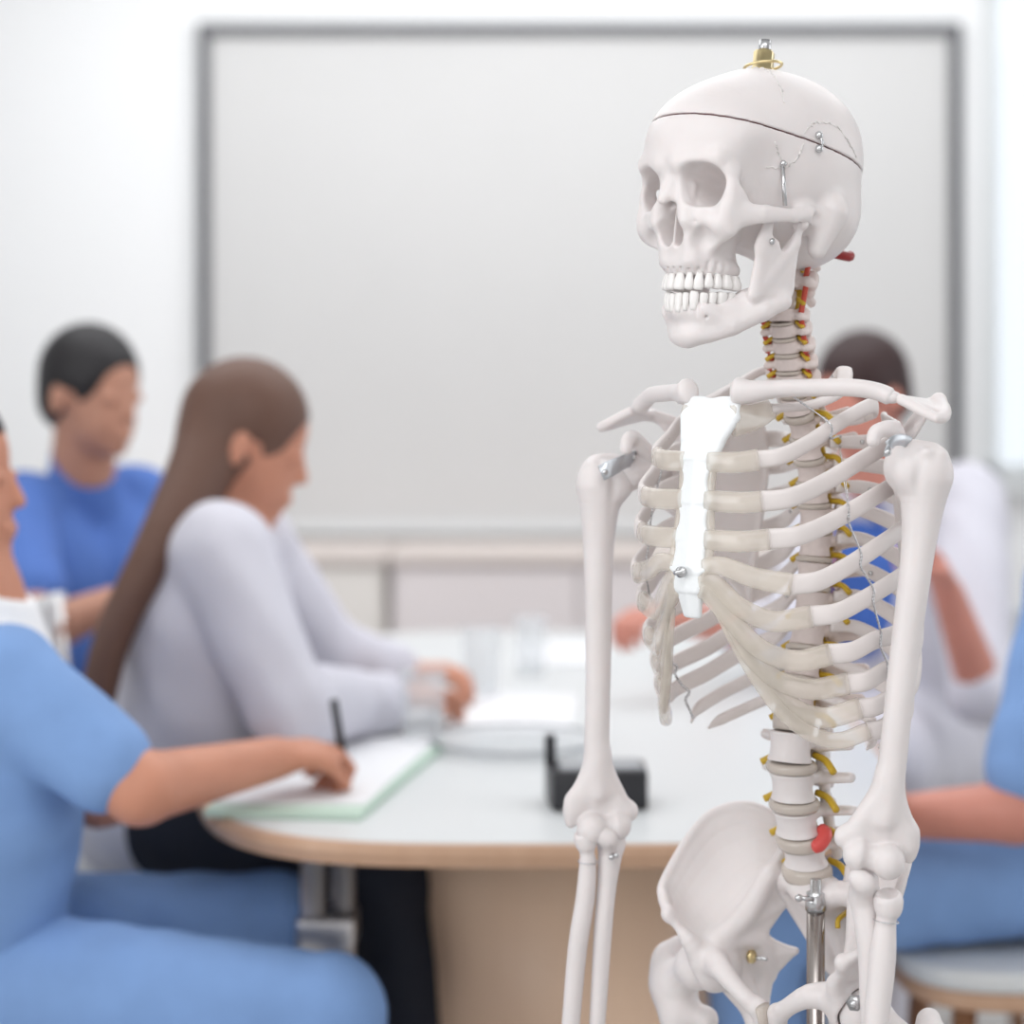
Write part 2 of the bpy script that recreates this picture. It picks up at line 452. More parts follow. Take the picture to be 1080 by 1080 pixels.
# grooves between the tooth roots
for i in range(-6, 7):
    a = math.radians(i*13.5)
    V.sub(cap((31.5*math.sin(a), -58-35.5*math.cos(a), -52), (30.5*math.sin(a), -58-34.5*math.cos(a), -68), .7, 1.0), 3)
skull_m = Matrix.Translation(P(796, 232, 1.849)) @ Matrix.Rotation(math.radians(-50), 4, 'Z') @ Matrix.Rotation(math.radians(-7), 4, 'X')
X, Y, Z = V.grid()
pl = (Z-(60.5-.105*Y)) + .15*np.sin(X/3.0)*np.cos(Y/3.1)
skull = in_world(link('skull', V.mesh('skull', D=np.maximum(V.D, pl+.55), smooth=2), M['bone']), skull_m)
capm = link('skull_cap', V.mesh('skull_cap', D=np.maximum(V.D-.35, -(pl-.55)), smooth=2), M['bone']); in_world(capm, skull_m)
sm = link('seam', V.mesh('seam', D=np.maximum(V.D+1.2, np.abs(pl)-1.3), smooth=0), M['seam']); sm.parent = skull
sm['label'] = 'dark seam where the skull cap lifts off'
V.D = V.D.copy()
def surf(vol, p, d, step=.7):      # march from outside (mm) to the surface
    p = np.array(p, float); d = np.array(d, float); d /= np.linalg.norm(d)
    for _ in range(400):
        i = np.round((p-vol.lo)/vol.h).astype(int)
        if (i >= 0).all() and (i < vol.n).all() and vol.D[tuple(i)] < 0: return p
        p = p+d*step
    return p
def on_skull(y, z, off=.2):
    p = surf(V, (90, y, z), (-1, 0, 0)); return (p[0]*.001+off*.001, p[1]*.001, p[2]*.001)
def zigs(ctrl, amp, n, off):
    out = []
    for c in spline(ctrl, n):
        d = np.array([0, -4, 48.])-np.array(c); d /= np.linalg.norm(d)
        u = np.cross(d, [0, 0, 1.]); u /= np.linalg.norm(u)+1e-9; v = np.cross(d, u)
        q = surf(V, np.array(c)-d*60+u*random.uniform(-amp, amp)+v*random.uniform(-amp, amp), d, .25)
        out.append(tuple((q-d*off)*.001))
    return out
def suture(c, par, off=.3):
    b = MB(); b.sweep(zigs(c, 1.3, 12, off), .0006, n=6); return b.obj('suture', M['fissure'], par)
suture([(4, -22, 130), (18, -24, 126), (30, -27, 120), (42, -30, 110), (48, -32, 100), (54, -36, 88)], capm, .75)
suture([(74, -22, 68), (76, -14, 79), (76, 2, 84), (74, 20, 80), (72, 32, 68), (68, 44, 60)], capm, .75)
suture([(74, -24, 58), (72, -27, 48), (72, -31, 40)], skull)
suture([(60, -46, 54), (62, -42, 44), (66, -32, 38), (60, -52, 32)], skull)
# fittings on the skull
def screw(parent, p, d, r=.0032, L=.006, m='steel'):
    ax = axis_rot(d); q = MB()
    q.lathe([(.0001, -L), (r*.55, -L), (r*.55, 0), (r, 0), (r, r*.35), (r*.75, r*.75), (r*.3, r*.95)], p, 14, ax)
    q.lathe([(r*.28, r*.96), (r*.28, r*1.05)], p, 6, ax)
    return q.obj('screw', M[m], parent)
q = MB(); a = Vector(on_skull(-9, 68, 2.5)); c = Vector(on_skull(-9, 56, 2.5))
for p in (a, c): q.ball(p, .0036, 12, 8); q.sweep([p, p+Vector((-.006, 0, 0))], .0016, n=8)
q.sweep(spline([tuple(a), tuple((a+c)/2+Vector((.002, .002, 0))), tuple(c+Vector((0, .002, 0)))], 5), .0012, n=6)
q.obj('cap_latch', M['steel'], skull)
q = MB(); a = Vector(on_skull(-40, 37, 3.5)); c = Vector((.069, -.036, .002))
n = 60; pts = []
for i in range(n+1):
    t = i/n; pts.append(a.lerp(c, t)+Vector((0, math.cos(t*n*1.9)*.0011, math.sin(t*n*1.9)*.0004)))
q.sweep([a, c], .0019, n=8); q.ball(a+Vector((.001, 0, .001)), .003, 10, 8)
q.obj('jaw_spring', M['steel'], skull)
# brass fitting on top
p = surf(V, (0, -6, 148), (0, 0, -1))*.001; p = Vector(p)
q = MB().lathe([(.011, -.003), (.011, .001), (.0098, .001), (.0098, .016), (.0085, .0165), (.0085, .0175)], p, 6)
hk = q.obj('hanging_nut', M['brass'], capm); hk['label'] = 'brass hexagonal nut on the crown'
MB().lathe([(.0055, .016), (.0055, .027), (.0035, .027), (.0035, .022)], p, 18).obj('bolt', M['steel'], hk)
ring = [(p.x+.0165*math.cos(t), p.y+.0165*math.sin(t)*1.0, p.z+.0035+.003*math.cos(t-.6)) for t in np.linspace(0, 2*math.pi, 40)]
MB().sweep(ring, .0014, n=8, cap=False).obj('ring', M['brass'], hk)

# ------------------------------------------------------------------ teeth
def tooth_mesh(w, d, h, name='tooth', up=1):
    V_, n, nv = [], 12, 8
    b = MB(); prof = [(.6, -.45), (.72, -.2), (.84, 0), (.98, .2), (1.04, .5), (1.03, .78), (.92, .94), (.5, 1.0)]
    b.sweep([(0, 0, up*h*z) for r, z in prof], [w/2*r for r, z in prof], [d/2*r for r, z in prof], n=14, up=(0, 1, 0), e=3.2)
    return b.mesh(name)
tw = [8.3, 6.6, 7.4, 6.8, 6.6, 9.2, 9.0]; td = [6.5, 6, 7.6, 8.5, 8.8, 10, 10]
def tooth_row(parent, zg, rx, ry, yc, h, sc, up, tilt):
    arc = 0.0
    def pos(s):          # arc length s (mm) along half ellipse from the midline
        a, L, st = 0.0, 0.0, .01
        while L < s:
            L += math.hypot(rx*math.cos(a), ry*math.sin(a))*st; a += st
        return a
    for side in (1, -1):
        s = 0
        for k in range(7):
            wd = tw[k]*sc*(.78 if up > 0 and k < 2 else 1); a = pos(s+wd/2); s += wd
            me = tooth_mesh(wd*.99*.001, td[k]*sc*.001, h*(1.0 if k < 3 else .86)*.001*random.uniform(.95, 1.03), up=up)
            o = link('tooth', me, M['tooth'], parent)
            x, y = side*rx*math.sin(a), yc-ry*math.cos(a)
            nrm = math.atan2(side*ry*math.sin(a)*1.0, rx*math.cos(a))
            o.location = (x*.001, y*.001, (zg+(k*.5 if up < 0 else k*1.1))*.001)
            o.rotation_euler = (tilt, 0, nrm)
tooth_row(skull, -66.5, 29.5, 35.5, -55.5, 10.5, 1.17, -1, 0)

# ------------------------------------------------------------------ MANDIBLE (same frame)
J = Vol((-75, -105, -145), (75, 20, 15), 1.1)
# body: from chin to angles
body = [((0, -68, -111), 11), ((17, -65, -109), 10.5), ((33, -52, -102), 9), ((45, -28, -87), 8), ((51, -11, -76), 7)]
alv = [((0, -80, -92), 8), ((19, -73, -92), 7.5), ((27, -55, -89), 7.5), ((33, -38, -79), 7.5), ((41, -26, -70), 7)]
for m in (1, -1):
    bd = [((p[0]*m, p[1], p[2]), r) for p, r in body]; al = [((p[0]*m, p[1], p[2]), r) for p, r in alv]
    J.chain(bd, 5, 1.35, (m*.6, -.8, 0)); J.chain(al, 5)
    for i in range(4):
        J.add(tri(bd[i][0], bd[i+1][0], al[i][0], 7), 5); J.add(tri(al[i][0], al[i+1][0], bd[i+1][0], 7), 5)
    A, B, C_, D_ = (m*52, -6, -66), (m*46, -40, -74), (m*58, -10, -27), (m*54, -42, -30)
    J.add(tri(A, B, C_, 4.5), 5); J.add(tri(B, C_, D_, 4.5), 5)
    J.add(cap(A, (m*59, -9, -22), 5, 4, 1.6, (1, 0, 0)), 4)
    J.add(cap((m*59, -9, -24), (m*61, -7, -12), 4.2, 3.5), 4); J.add(cap((m*57, -7, -9), (m*65, -7, -9), 4.6, 4.6), 3)
    J.add(cap((m*53, -43, -34), (m*56, -41, -14), 9, 6, 2.0, (1, 0, 0)), 5)
    J.add(cap(B, D_, 6.5, 6.5, 2.0, (1, 0, 0)), 6)
    J.sub(ell((m*57, -22, -12), R3((12, 8.5, 22))), 4)
    J.add(cap((m*51, -6, -62), (m*50, -14, -77), 6.5, 6.5, 1.5, (1, 0, 0)), 5)
J.add(ell((0, -74, -114), R3((17, 8, 9))), 8)
for i in range(-5, 6):
    a = math.radians(i*14)
    J.sub(cap((29*math.sin(a), -54-36*math.cos(a), -84), (30*math.sin(a), -54-37*math.cos(a), -98), 1.2, 1.0), 3)
jaw = in_world(link('mandible', J.mesh('mandible', smooth=2), M['bone']), skull_m)
tooth_row(jaw, -90.5, 27.5, 34, -54, 11.5, 1.1, 1, 0)
p = surf(J, (80, -39, -29), (-1, 0, 0))*.001
screw(jaw, Vector(p), (1, 0, 0), .0028)
MB().sweep([(-.054, .001, 0), (.054, .001, 0)], .002, n=8).obj('hinge_pin', M['steel'], jaw)
# ------------------------------------------------------------------ SPINE (generic vertebrae in mm, front -y)
def vertebra(rx, ry, h, kind):
    tb = {'c': 14, 't': 26, 'l': 30}[kind]; back = ry
    v = Vol((-rx-tb-10, -ry-5, -h-26), (rx+tb+10, ry+62, h+18), .9 if kind == 'c' else 1.1)
    def body(X, Y, Z):
        q = np.sqrt((X/rx)**2+(Y/ry)**2); wst = 1-(.10 if kind == 'c' else .16)*(1-np.clip(np.abs(Z)/h, 0, 1)**2.5)
        a = (q-wst)*min(rx, ry); b_ = np.abs(Z)-h+.6
        return np.sqrt(np.maximum(a+1.2, 0)**2+np.maximum(b_+1.2, 0)**2)+np.minimum(np.maximum(a+1.2, b_+1.2), 0)-1.2
    v.add((body, ((-rx, -ry, -h), (rx, ry, h))))
    if kind == 'l':
        v.add2(cap, (rx*.55, ry*.7, h*.35), (rx*.6, ry+12, h*.2), 6, 5, k=4)
        v.add2(cap, (rx*.6, ry+12, 2), (0, ry+24, -6), 6, 5, k=5)
        v.add(cap((0, ry+24, -6), (0, ry+44, -9), 4, 5, 1.6, (1, 0, 0)), 4); v.add(cap((0, ry+40, -4), (0, ry+44, -16), 3.5, 4.5), 4)
        v.add2(cap, (rx*.6, ry+8, 2), (rx+22, ry+10, 6), 6, 5, k=4)
        v.add2(cap, (rx*.62, ry+14, 4), (rx*.66, ry+15, 16), 5, 5, k=4); v.add2(cap, (rx*.5, ry+18, -6), (rx*.5, ry+18, -22), 5.5, 5, k=4)
    elif kind == 't':
        v.add2(cap, (rx*.6, ry*.7, h*.4), (rx*.75, ry+9, h*.4), 4.6, 4.5, k=3)
        v.add2(cap, (rx*.7, ry+9, 2), (0, ry+20, -4), 5, 4, k=4)
        v.add2(cap, (rx*.8, ry+9, 2), (rx+17, ry+20, 6), 4.6, 4.2, k=4)
        v.add(cap((0, ry+18, -2), (0, ry+38, -20), 4.2, 3.2, 1.3, (1, 0, 0)), 4)
        v.add2(cap, (rx*.7, ry+10, 4), (rx*.7, ry+11, 13), 3.8, 3.4, k=3)
        v.add2(ell, (rx*.8, ry*.7, h*.6), R3((4, 4, 3.5)), k=3)
    else:
        v.add2(cap, (rx*.8, 0, 0), (rx+8, 1, -1), 3.4, 3.2, k=3); v.add2(cap, (rx+8, -1, -1), (rx+9, 8, -2), 3.2, 3.2, k=3)
        v.add2(cap, (rx*.9, 8, 1), (rx+6, 10, 3), 5.5, 5, k=4); v.add2(cap, (rx+4, 10, 4), (rx+3, 12, -6), 5, 5, k=3)
        v.add2(cap, (rx+3, 12, 0), (0, ry+20, -2), 4, 3.6, k=3)
        v.add(cap((0, ry+19, -2), (0, ry+32, -7), 3.6, 3.8), 3)
        v.add2(cap, (rx*.75, -1, h*.5), (rx*.78, 1, h+3), 2.4, 1.4, k=2)
    return v.mesh(kind+'_vertebra')
ME = {'c': vertebra(12, 8.5, 6.2, 'c'), 't': vertebra(14.5, 13, 10.5, 't'), 'l': vertebra(23, 17, 14.2, 'l')}
def disc_mesh(rx, ry, h):
    return MB().lathe([(.6, -h), (.96, -h), (1.03, -h*.4), (1.03, h*.4), (.96, h), (.6, h)], n=36).mesh('disc')
DM = disc_mesh(1, 1, 1)
# (pixel x, pixel y of the body's middle, kind, half height mm, front-to-back half mm)
spine = [(830, 268, 'c', 7, 8.5), (826, 296, 'c', 10, 8.5), (821, 333, 'c', 6, 8.5), (823, 349, 'c', 6, 8.5), (826, 366, 'c', 6, 8.5), (828, 384, 'c', 6.2, 8.5), (830, 402, 'c', 6.5, 9),
         (835, 428, 't', 8.0, 11), (842, 451, 't', 8.0, 12), (847, 474.5, 't', 8.1, 12), (851, 498, 't', 8.3, 12.5), (853, 521.5, 't', 8.4, 13), (854, 546, 't', 8.8, 13), (854, 576, 't', 10.4, 14),
         (852, 606, 't', 10.8, 14.5), (850, 637, 't', 11.2, 15), (846, 669, 't', 11.8, 15.5), (841, 702, 't', 12.0, 16), (835, 735, 't', 12.4, 16),
         (826, 748, 'x', 0, 0), (827, 789, 'l', 14, 17), (829, 830, 'l', 13.4, 17), (833, 868, 'l', 12.2, 17), (842, 903, 'l', 10.5, 17)]
spine = [q for q in spine if q[2] != 'x']
SP = []; NAMES = []
for i, (px, py, k, hh, ry) in enumerate(spine):
    f = TH.fsol(px, 0)
    SP.append((Vector((0, -f, TH.zat(py, 0, f))), k, hh, ry))
spp = SP
for i, (c, k, hh, ry) in enumerate(SP):
    name = {'c': 'cervical_vertebra', 't': 'thoracic_vertebra', 'l': 'lumbar_vertebra'}[k]
    o = link(name, ME[k], M['vert'] if k != 'l' else M['bone'], skeleton)
    rx0, ry0, h0 = {'c': (12, 8.5, 6.2), 't': (14.5, 13, 10.5), 'l': (23, 17, 14.2)}[k]
    wid = {'c': 1.0 + .03*max(0, i-2), 't': .98+.030*max(0, i-8), 'l': 1.0}[k]
    nxt = SP[i+1][0] if i+1 < len(SP) else c+Vector((0, .008, -.035)); prv = SP[i-1][0] if i else c+Vector((0, 0, .03))
    d = (prv-nxt).normalized(); tilt = math.atan2(-d.y, d.z)
    o.location = c+Vector((0, ry*.001*.6, 0)); o.scale = (wid, ry/ry0, hh/h0); o.rotation_euler = (tilt*.9, 0, 0)
    if i < 2: o.scale = (1.15, 1.1, hh/h0*.8)
    if i == 0: continue
    # disc below
    if i+1 < len(SP): n2, h2, r2 = SP[i+1][0], SP[i+1][2], SP[i+1][3]; w2 = rx0*wid
    else: n2, h2, r2, w2 = c+Vector((0, .008, -.031)), 8, 17, 23
    top = c-(c-n2).normalized()*hh*.001; bot = n2+(c-n2).normalized()*h2*.001; gap = max(.0012, (top-bot).length/2*1.02)
    if (top-bot).dot(c-n2) < 0: gap = .0012
    dme = DM.copy(); dk = link('disc', dme, M['disc'], o)
    mid = (top+bot)/2+Vector((0, (ry*.6)*.001, 0))
    kk = {'c': 1.0, 't': 1.04, 'l': 1.06}[k]
    W_ = Matrix.Translation(mid) @ Matrix.Rotation(math.atan2(-(c-n2).y, (c-n2).z), 4, 'X') @ Matrix.Diagonal((rx0*wid*kk*.001, ry*kk*.001, gap, 1))
    loc_o = Matrix.LocRotScale(o.location, o.rotation_euler, o.scale)
    dme.transform(loc_o.inverted() @ W_)
    if k != 'l': dk['label'] = 'beige disc between two vertebrae'
    # nerve roots, left and right
    for sd in (1, -1):
        b = MB(); yb = mid.y+ry*.001*.9
        x0 = rx0*wid*.001
        if k == 'c': pts = [(sd*x0*.7, yb, mid.z+.002), (sd*(x0+.004), yb-.006, mid.z), (sd*(x0+.010), yb-.008, mid.z-.004)]; rr = .0022
        elif k == 't': pts = [(sd*x0*.5, yb+.002, mid.z+.004), (sd*(x0+.006), yb+.002, mid.z+.003), (sd*(x0+.016), yb-.001, mid.z-.003)]; rr = .0028
        else: pts = [(sd*x0*.5, yb+.004, mid.z+.009), (sd*(x0+.002), yb+.002, mid.z+.006), (sd*(x0+.016), yb-.006, mid.z-.002)]; rr = .0033
        b.sweep(spline(pts, 4), rr, n=8)
        nm_ = b.mesh('nerve_root'); nm_.transform(loc_o.inverted()); nv = link('nerve_root', nm_, M['yellow'], o)
        nv['label'] = 'yellow nerve root'
# vertebral arteries in the neck
for sd in (1, -1):
    pts = []
    for i in range(0, 7):
        c = SP[i][0]; pts += [(sd*.0190, c.y+.008, c.z+.003), (sd*.0205, c.y+.006, c.z-.005)]
    pts = [(sd*.012, pts[0][1]+.040, pts[0][2]+.006), (sd*.030, pts[0][1]+.036, pts[0][2]+.003), (sd*.028, pts[0][1]+.01, pts[0][2]+.004)]+pts
    o = MB().sweep(spline(pts, 3), .0026, n=8).obj('vertebral_artery', M['red'], skeleton); o['label'] = 'red artery threaded through the neck vertebrae'
a = SP[0][0]
o = MB().sweep(spline([tuple(a+Vector((.02, .024, .004))), tuple(a+Vector((.026, .040, .001))), tuple(a+Vector((.030, .056, -.001))), tuple(a+Vector((.028, .062, .001)))], 5), [.0045]*15+[.004], n=8)
o = o.obj('occipital_artery', M['darkred'], skeleton); o['label'] = 'dark red artery stub behind the neck'
c = SP[-2][0]; c2 = (SP[-2][0]+SP[-1][0])/2
b = MB(); b.sweep(spline([(.019, c2.y+.014, c2.z+.010), (.027, c2.y+.010, c2.z+.007), (.026, c2.y+.002, c2.z-.001), (.020, c2.y-.002, c2.z-.003)], 5), [.004]+[.0065]*13+[.005, .003], n=10)
o = b.obj('herniated_disc', M['disc_red'], skeleton); o['label'] = 'red bulging slipped disc near the base of the spine'
MB().sweep([tuple(q[0]+Vector((0, q[3]*.001+.018, 0))) for q in SP], .004, n=10).obj('spinal_cord', M['yellow'], skeleton)
# spinal rod joint through the neck
# ------------------------------------------------------------------ STERNUM
def bodypt(px, py, l, off=0.0): return Vector(TH.fl(px, py, l))
st = [(750, 423), (747, 440), (740, 464), (735, 484), (732, 530), (729, 570), (725, 604), (725, 622), (729, 648)]
stc = [bodypt(x, y, 0) for x, y in st]
lo = np.min([tuple(p) for p in stc], 0)*1000; hi = np.max([tuple(p) for p in stc], 0)*1000
Sv = Vol((-42, lo[1]-14, lo[2]-14), (42, hi[1]+14, hi[2]+20), 1.0)
wd = [24, 26, 18, 14, 13.5, 17, 16.5, 10, 6]; th = [5.5, 6, 6, 5.5, 5, 5, 5, 4, 3]
mmc = [np.array(p)*1000 for p in stc]
tl = []
for i in range(len(mmc)-1):
    a, b_ = mmc[i], mmc[i+1]
    A1, A2, B1, B2 = a+[wd[i], 3, 0], a+[-wd[i], 3, 0], b_+[wd[i+1], 2, 0], b_+[-wd[i+1], 2, 0]
    t_ = th[i]*.8; tl += [tri(a, b_, A1, t_), tri(b_, A1, B1, t_), tri(a, b_, A2, t_), tri(b_, A2, B2, t_)]
Sv.add(multi(tl), 0)
Sv.sub(cap(mmc[0]+[0, -5, 15], mmc[0]+[0, 12, 15], 12), 4)
def stern_at(zz):
    for i in range(len(mmc)-1):
        if mmc[i][2] >= zz >= mmc[i+1][2]:
            t = (mmc[i][2]-zz)/(mmc[i][2]-mmc[i+1][2]); return mmc[i]*(1-t)+mmc[i+1]*t, wd[i]*(1-t)+wd[i+1]*t
    return mmc[-1], wd[-1]
# the seven notches; heights are where the cartilages meet the bone
att_py = [452, 487, 527, 568, 596, 612, 622]
ATT = []
for j, py in enumerate(att_py):
    z = TH.zat(py, 0, .085)*1000; c_, w_ = stern_at(z); ATT.append((c_, w_))
for j in range(1, 6):
    z0 = (ATT[j][0][2]+ATT[j+1][0][2])/2 if j < 4 else ATT[j][0][2]-9
    c_, w_ = stern_at(z0)
    if j < 5:
        for m in (1, -1): Sv.sub(ell((m*(w_+6.5), c_[1]+2, z0), R3((8, 12, 12 if j < 4 else 5))), 3)
for py in (486,): 
    z = TH.zat(py, 0, .08)*1000; c_, w_ = stern_at(z); Sv.sub(cap((-20, c_[1]-6, z), (20, c_[1]-6, z), .9), .8); Sv.sub(cap((-20, c_[1]-6, z-4), (20, c_[1]-6, z-4), .6), .8)
sternum = link('sternum', Sv.mesh('sternum'), M['sternum'], skeleton); sternum['label'] = 'bright white breastbone'
c_ = bodypt(722, 603, 0)
q = MB().lathe([(.0001, 0), (.0048, 0), (.0048, .0035), (.0036, .0035), (.0036, .0055), (.0022, .006), (.0022, .010), (.0001, .0105)], c_+Vector((0, -.003, 0)), 12, axis_rot((0, -1, 0)))
q.obj('bolt', M['steel'], sternum)

# ------------------------------------------------------------------ RIBS
def clampf(v, a, b): return max(a, min(b, v))
# junction pixel on the near (left) side, lateral offset of junction, half width, back depth
jun = {1: (812, 431, .040), 2: (798, 485, .052), 3: (802, 529, .060), 4: (809, 569, .065), 5: (833, 617, .080), 6: (854, 650, .088),
       7: (874, 690, .095), 8: (892, 721, .100), 9: (905, 747, .105), 10: (914, 771, .108)}
Wd = {1: .062, 2: .082, 3: .102, 4: .111, 5: .117, 6: .121, 7: .124, 8: .126, 9: .126, 10: .122, 11: .115, 12: .085}
Bk = {1: .030, 2: .042, 3: .050, 4: .053, 5: .054, 6: .054, 7: .053, 8: .052, 9: .050, 10: .048, 11: .045, 12: .035}
RIBC = {}
LPY = {2: 428, 3: 470, 4: 508, 5: 554, 6: 598, 7: 645, 8: 678, 9: 710, 10: 738}
def rib_ctrl(k):
    c, kind, hh, ry = SP[6+k]; y0 = c.y+.6*ry*.001; z0 = c.z+(.007 if k > 1 else .002)
    W_, B_ = Wd[k], Bk[k]
    yb = y0+.010
    if k <= 10:
        px, py, l = jun[k]; j = Vector(TH.fl(px, py, l)); yj = j.y; zj = j.z
        ymid = yb*.50+yj*.50 - (.0 if k > 2 else -.002)
        rel = [(.019, yb-.002, 0), (.036, yb+.016+.0, .02), (W_*.54, yb+B_*.65, .38), (W_*.76, yb+.012, .69), (W_*.90, yb-.015, 1), (W_, yb*.52+yj*.48, 1)]
        if k == 1:
            rel = [(.019, yb-.002, 0), (.030, yb+.004, .020), (.044, yb+.002, .030), (.060, yb*.72+yj*.28, .012), (.058, yb*.35+yj*.65, 0)]
            pts = [(x, y, z0+t) for x, y, t in rel]+[tuple(j)]
        else:
            ly = rel[-1][1]; zl = TH.zat(LPY[k]-(4 if k > 2 else 0), rel[-2][0], -rel[-2][1])
            pts = [(x, y, z0+(zl-z0)*t) for x, y, t in rel]; pts[-1] = (W_, ly, zl+(zj-zl)*(.30 if k < 7 else .48))
            pts.append((W_*.97*.72+l*.28+.003, ly*.55+yj*.45, zl+(zj-zl)*.68)); pts.append((W_*.35+l*.65+.004, ly*.20+yj*.80, zl+(zj-zl)*.93)); pts.append(tuple(j))
    else:
        n_ = {11: ((.019, yb, 1.045), (.045, yb+.016, 1.033), (.078, yb+.020, 1.016), (.100, yb, 1.001), (.106, .062, .989), (.100, .045, .980)),
              12: ((.019, yb, 1.012), (.042, yb+.010, 1.004), (.066, yb+.010, .993), (.082, yb-.014, .982), (.085, .051, .9755))}[k]
        pts = list(n_)
    return pts
rib_me = {}
for k in range(1, 13):
    pts = spline(rib_ctrl(k), 7); n = len(pts)
    hh = {1: .0070, 2: .0070, 11: .0062, 12: .0052}.get(k, .0080)
    ra = []; rb = []
    for i in range(n):
        t = i/(n-1); ra.append(.0036 if k > 1 else .004); rb.append(hh*(.62+.38*min(1, t*3.5)))
        if k > 10 and t > .75: ra[-1] *= 1-.75*(t-.75)*4; rb[-1] *= 1-.85*(t-.75)*4
    rb = [r*(1+.10*max(0, (i/(n-1)-.75)*4)) for i, r in enumerate(rb)]
    if k == 1: ra, rb = rb, ra
    RIBC[k] = (pts, hh)
    for sd in (1, -1):
        b = MB().sweep([(p[0]*sd, p[1], p[2]) for p in pts], ra, rb, n=16, e=2.5)
        RIBC[(k, sd)] = b.obj('rib', M['rib'], skeleton)
# ------------------------------------------------------------------ CARTILAGE
def cz(pt, dz): return (pt[0], pt[1], pt[2]+dz)
cart = {}
def st_pt(j, inset=2): c_, w_ = ATT[j]; return ((w_-inset)*.001, (c_[1]+2)*.001, c_[2]*.001)
def fl(px, py, l): return tuple(TH.fl(px, py, l))
J_ = {k: tuple(RIBC[k][0][-1]) for k in range(1, 11)}
def toward(k, d=.006):          # where the cartilage plugs over the end of the rib
    a, b_ = Vector(RIBC[k][0][-2]), Vector(RIBC[k][0][-1]); return tuple(b_-(b_-a).normalized()*d*.3)
cart[1] = [toward(1), fl(795, 440, .031), (ATT[0][1]*.001*1.12, ATT[0][0][1]*.001+.006, TH.zat(444, 0, .075))]
for k in (2, 3, 4):
    a = J_[k]; s_ = st_pt(k-1)
    cart[k] = [toward(k), ((a[0]*.66+s_[0]*.34), min(a[1], s_[1]+.01)*.55+s_[1]*.45-.002, a[2]*.55+s_[2]*.45-.001), s_]
cart[5] = [toward(5), fl(795, 609, .055), fl(762, 597, .032), st_pt(4)]
cart[6] = [toward(6), fl(815, 655, .062), fl(780, 640, .041), fl(752, 614, .022), st_pt(5)]
cart[7] = [toward(7), fl(838, 697, .072), fl(800, 683, .052), fl(768, 650, .032), fl(745, 624, .017), (st_pt(6)[0], st_pt(6)[1]+.003, st_pt(6)[2])]
cart[8] = [toward(8), fl(852, 727, .078), fl(815, 714, .058), fl(785, 684, .041), fl(764, 655, .030)]
cart[9] = [toward(9), fl(868, 757, .084), fl(834, 744, .066), fl(803, 712, .050), fl(786, 688, .041)]
cart[10] = [toward(10), fl(886, 781, .092), fl(858, 775, .079), fl(826, 752, .063), fl(800, 718, .048), fl(775, 680, .034), fl(755, 646, .022)]
for k in range(1, 11):
    pts = spline(cart[k], 7); n = len(pts)
    if k == 1: ra = [.0045]*n; rb = [.009+.005*i/(n-1) for i in range(n)]
    elif k < 5: ra = [.0058]*n; rb = [.0092]*n
    else: ra = [.0054-.001*i/(n-1) for i in range(n)]; rb = [.0097-.0022*min(1, 1.1*i/(n-1)) for i in range(n)]
    if k == 10: rb = [r*(.78) for r in rb]
    if k > 7:
        for i in range(n): q_ = max(0, i/(n-1)-.7)/.3; rb[i] *= 1-.75*q_; ra[i] *= 1-.6*q_
    for sd in (1, -1):
        b = MB().sweep([(p[0]*sd, p[1], p[2]) for p in pts], ra, rb, n=14, e=2.6)
        o = b.obj('rib_cartilage', M['cart'], RIBC[(k, sd)]); o['label'] = 'translucent beige cartilage'
# clear gum-like strip along the edges of the breastbone and webs between the lower cartilages
for sd in (1, -1):
    b = MB(); pp = []
    for j in range(1, 6):
        c_, w_ = ATT[j]; pp.append((sd*(w_+1.0)*.001, (c_[1]+3)*.001, c_[2]*.001))
    b.sweep(spline(pp, 6), .0045, .0035, n=8)
    o = b.obj('cartilage_strip', M['cart'], sternum); o['label'] = 'amber translucent strip along the edge'
    # web
    b = MB(); A = spline(cart[7], 5); B = spline(cart[10], 5)
    for (ka, kb) in ((6, 7), (7, 8), (8, 9), (9, 10)):
        A = [Vector(p) for p in spline(cart[ka], 6)]; B = [Vector(p) for p in spline(cart[kb], 6)]
        A = A[len(A)//3+(2 if ka < 9 else 0):]; B = B[len(B)//3:]
        rows = []; N = 14
        for i in range(N):
            t = i/(N-1); p = A[int(t*(len(A)-1))]
            q = min(B, key=lambda v: (v-p).length)
            if (q-p).length > .022+.018*t: continue
            for v in (p, q): rows.append((v.x*sd, v.y, v.z))
        if len(rows) < 4: continue
        m_ = len(rows)//2; o_ = len(b.v)
        for r_ in rows: b.v.append(r_)
        for r_ in rows: b.v.append((r_[0], r_[1]+.004, r_[2]))
        K = 2*m_
        for i in range(m_-1):
            a0, b0, a1, b1 = o_+2*i, o_+2*i+1, o_+2*i+2, o_+2*i+3
            b.f += [(a0, a1, b1, b0), (a0+K, b0+K, b1+K, a1+K), (a0, a0+K, a1+K, a1), (b0, b1, b1+K, b0+K)]
        b.f += [(o_, o_+1, o_+1+K, o_+K), (o_+K-2, o_+2*K-2, o_+2*K-1, o_+K-1)]
    o = b.obj('cartilage_web', M['cart'], sternum); o['label'] = 'clear plastic web joining the lower cartilages'
# screws where ribs meet the spine
for k, sd in [(1, 1), (3, 1), (5, 1), (8, 1), (9, 1), (4, -1), (6, -1), (7, -1), (9, -1), (2, -1), (11, -1)]:
    p = Vector(RIBC[k][0][9]); screw(RIBC[(k, sd)], Vector((p.x*sd, p.y-.0045, p.z)), (0, -1, .1), .0024, .004)
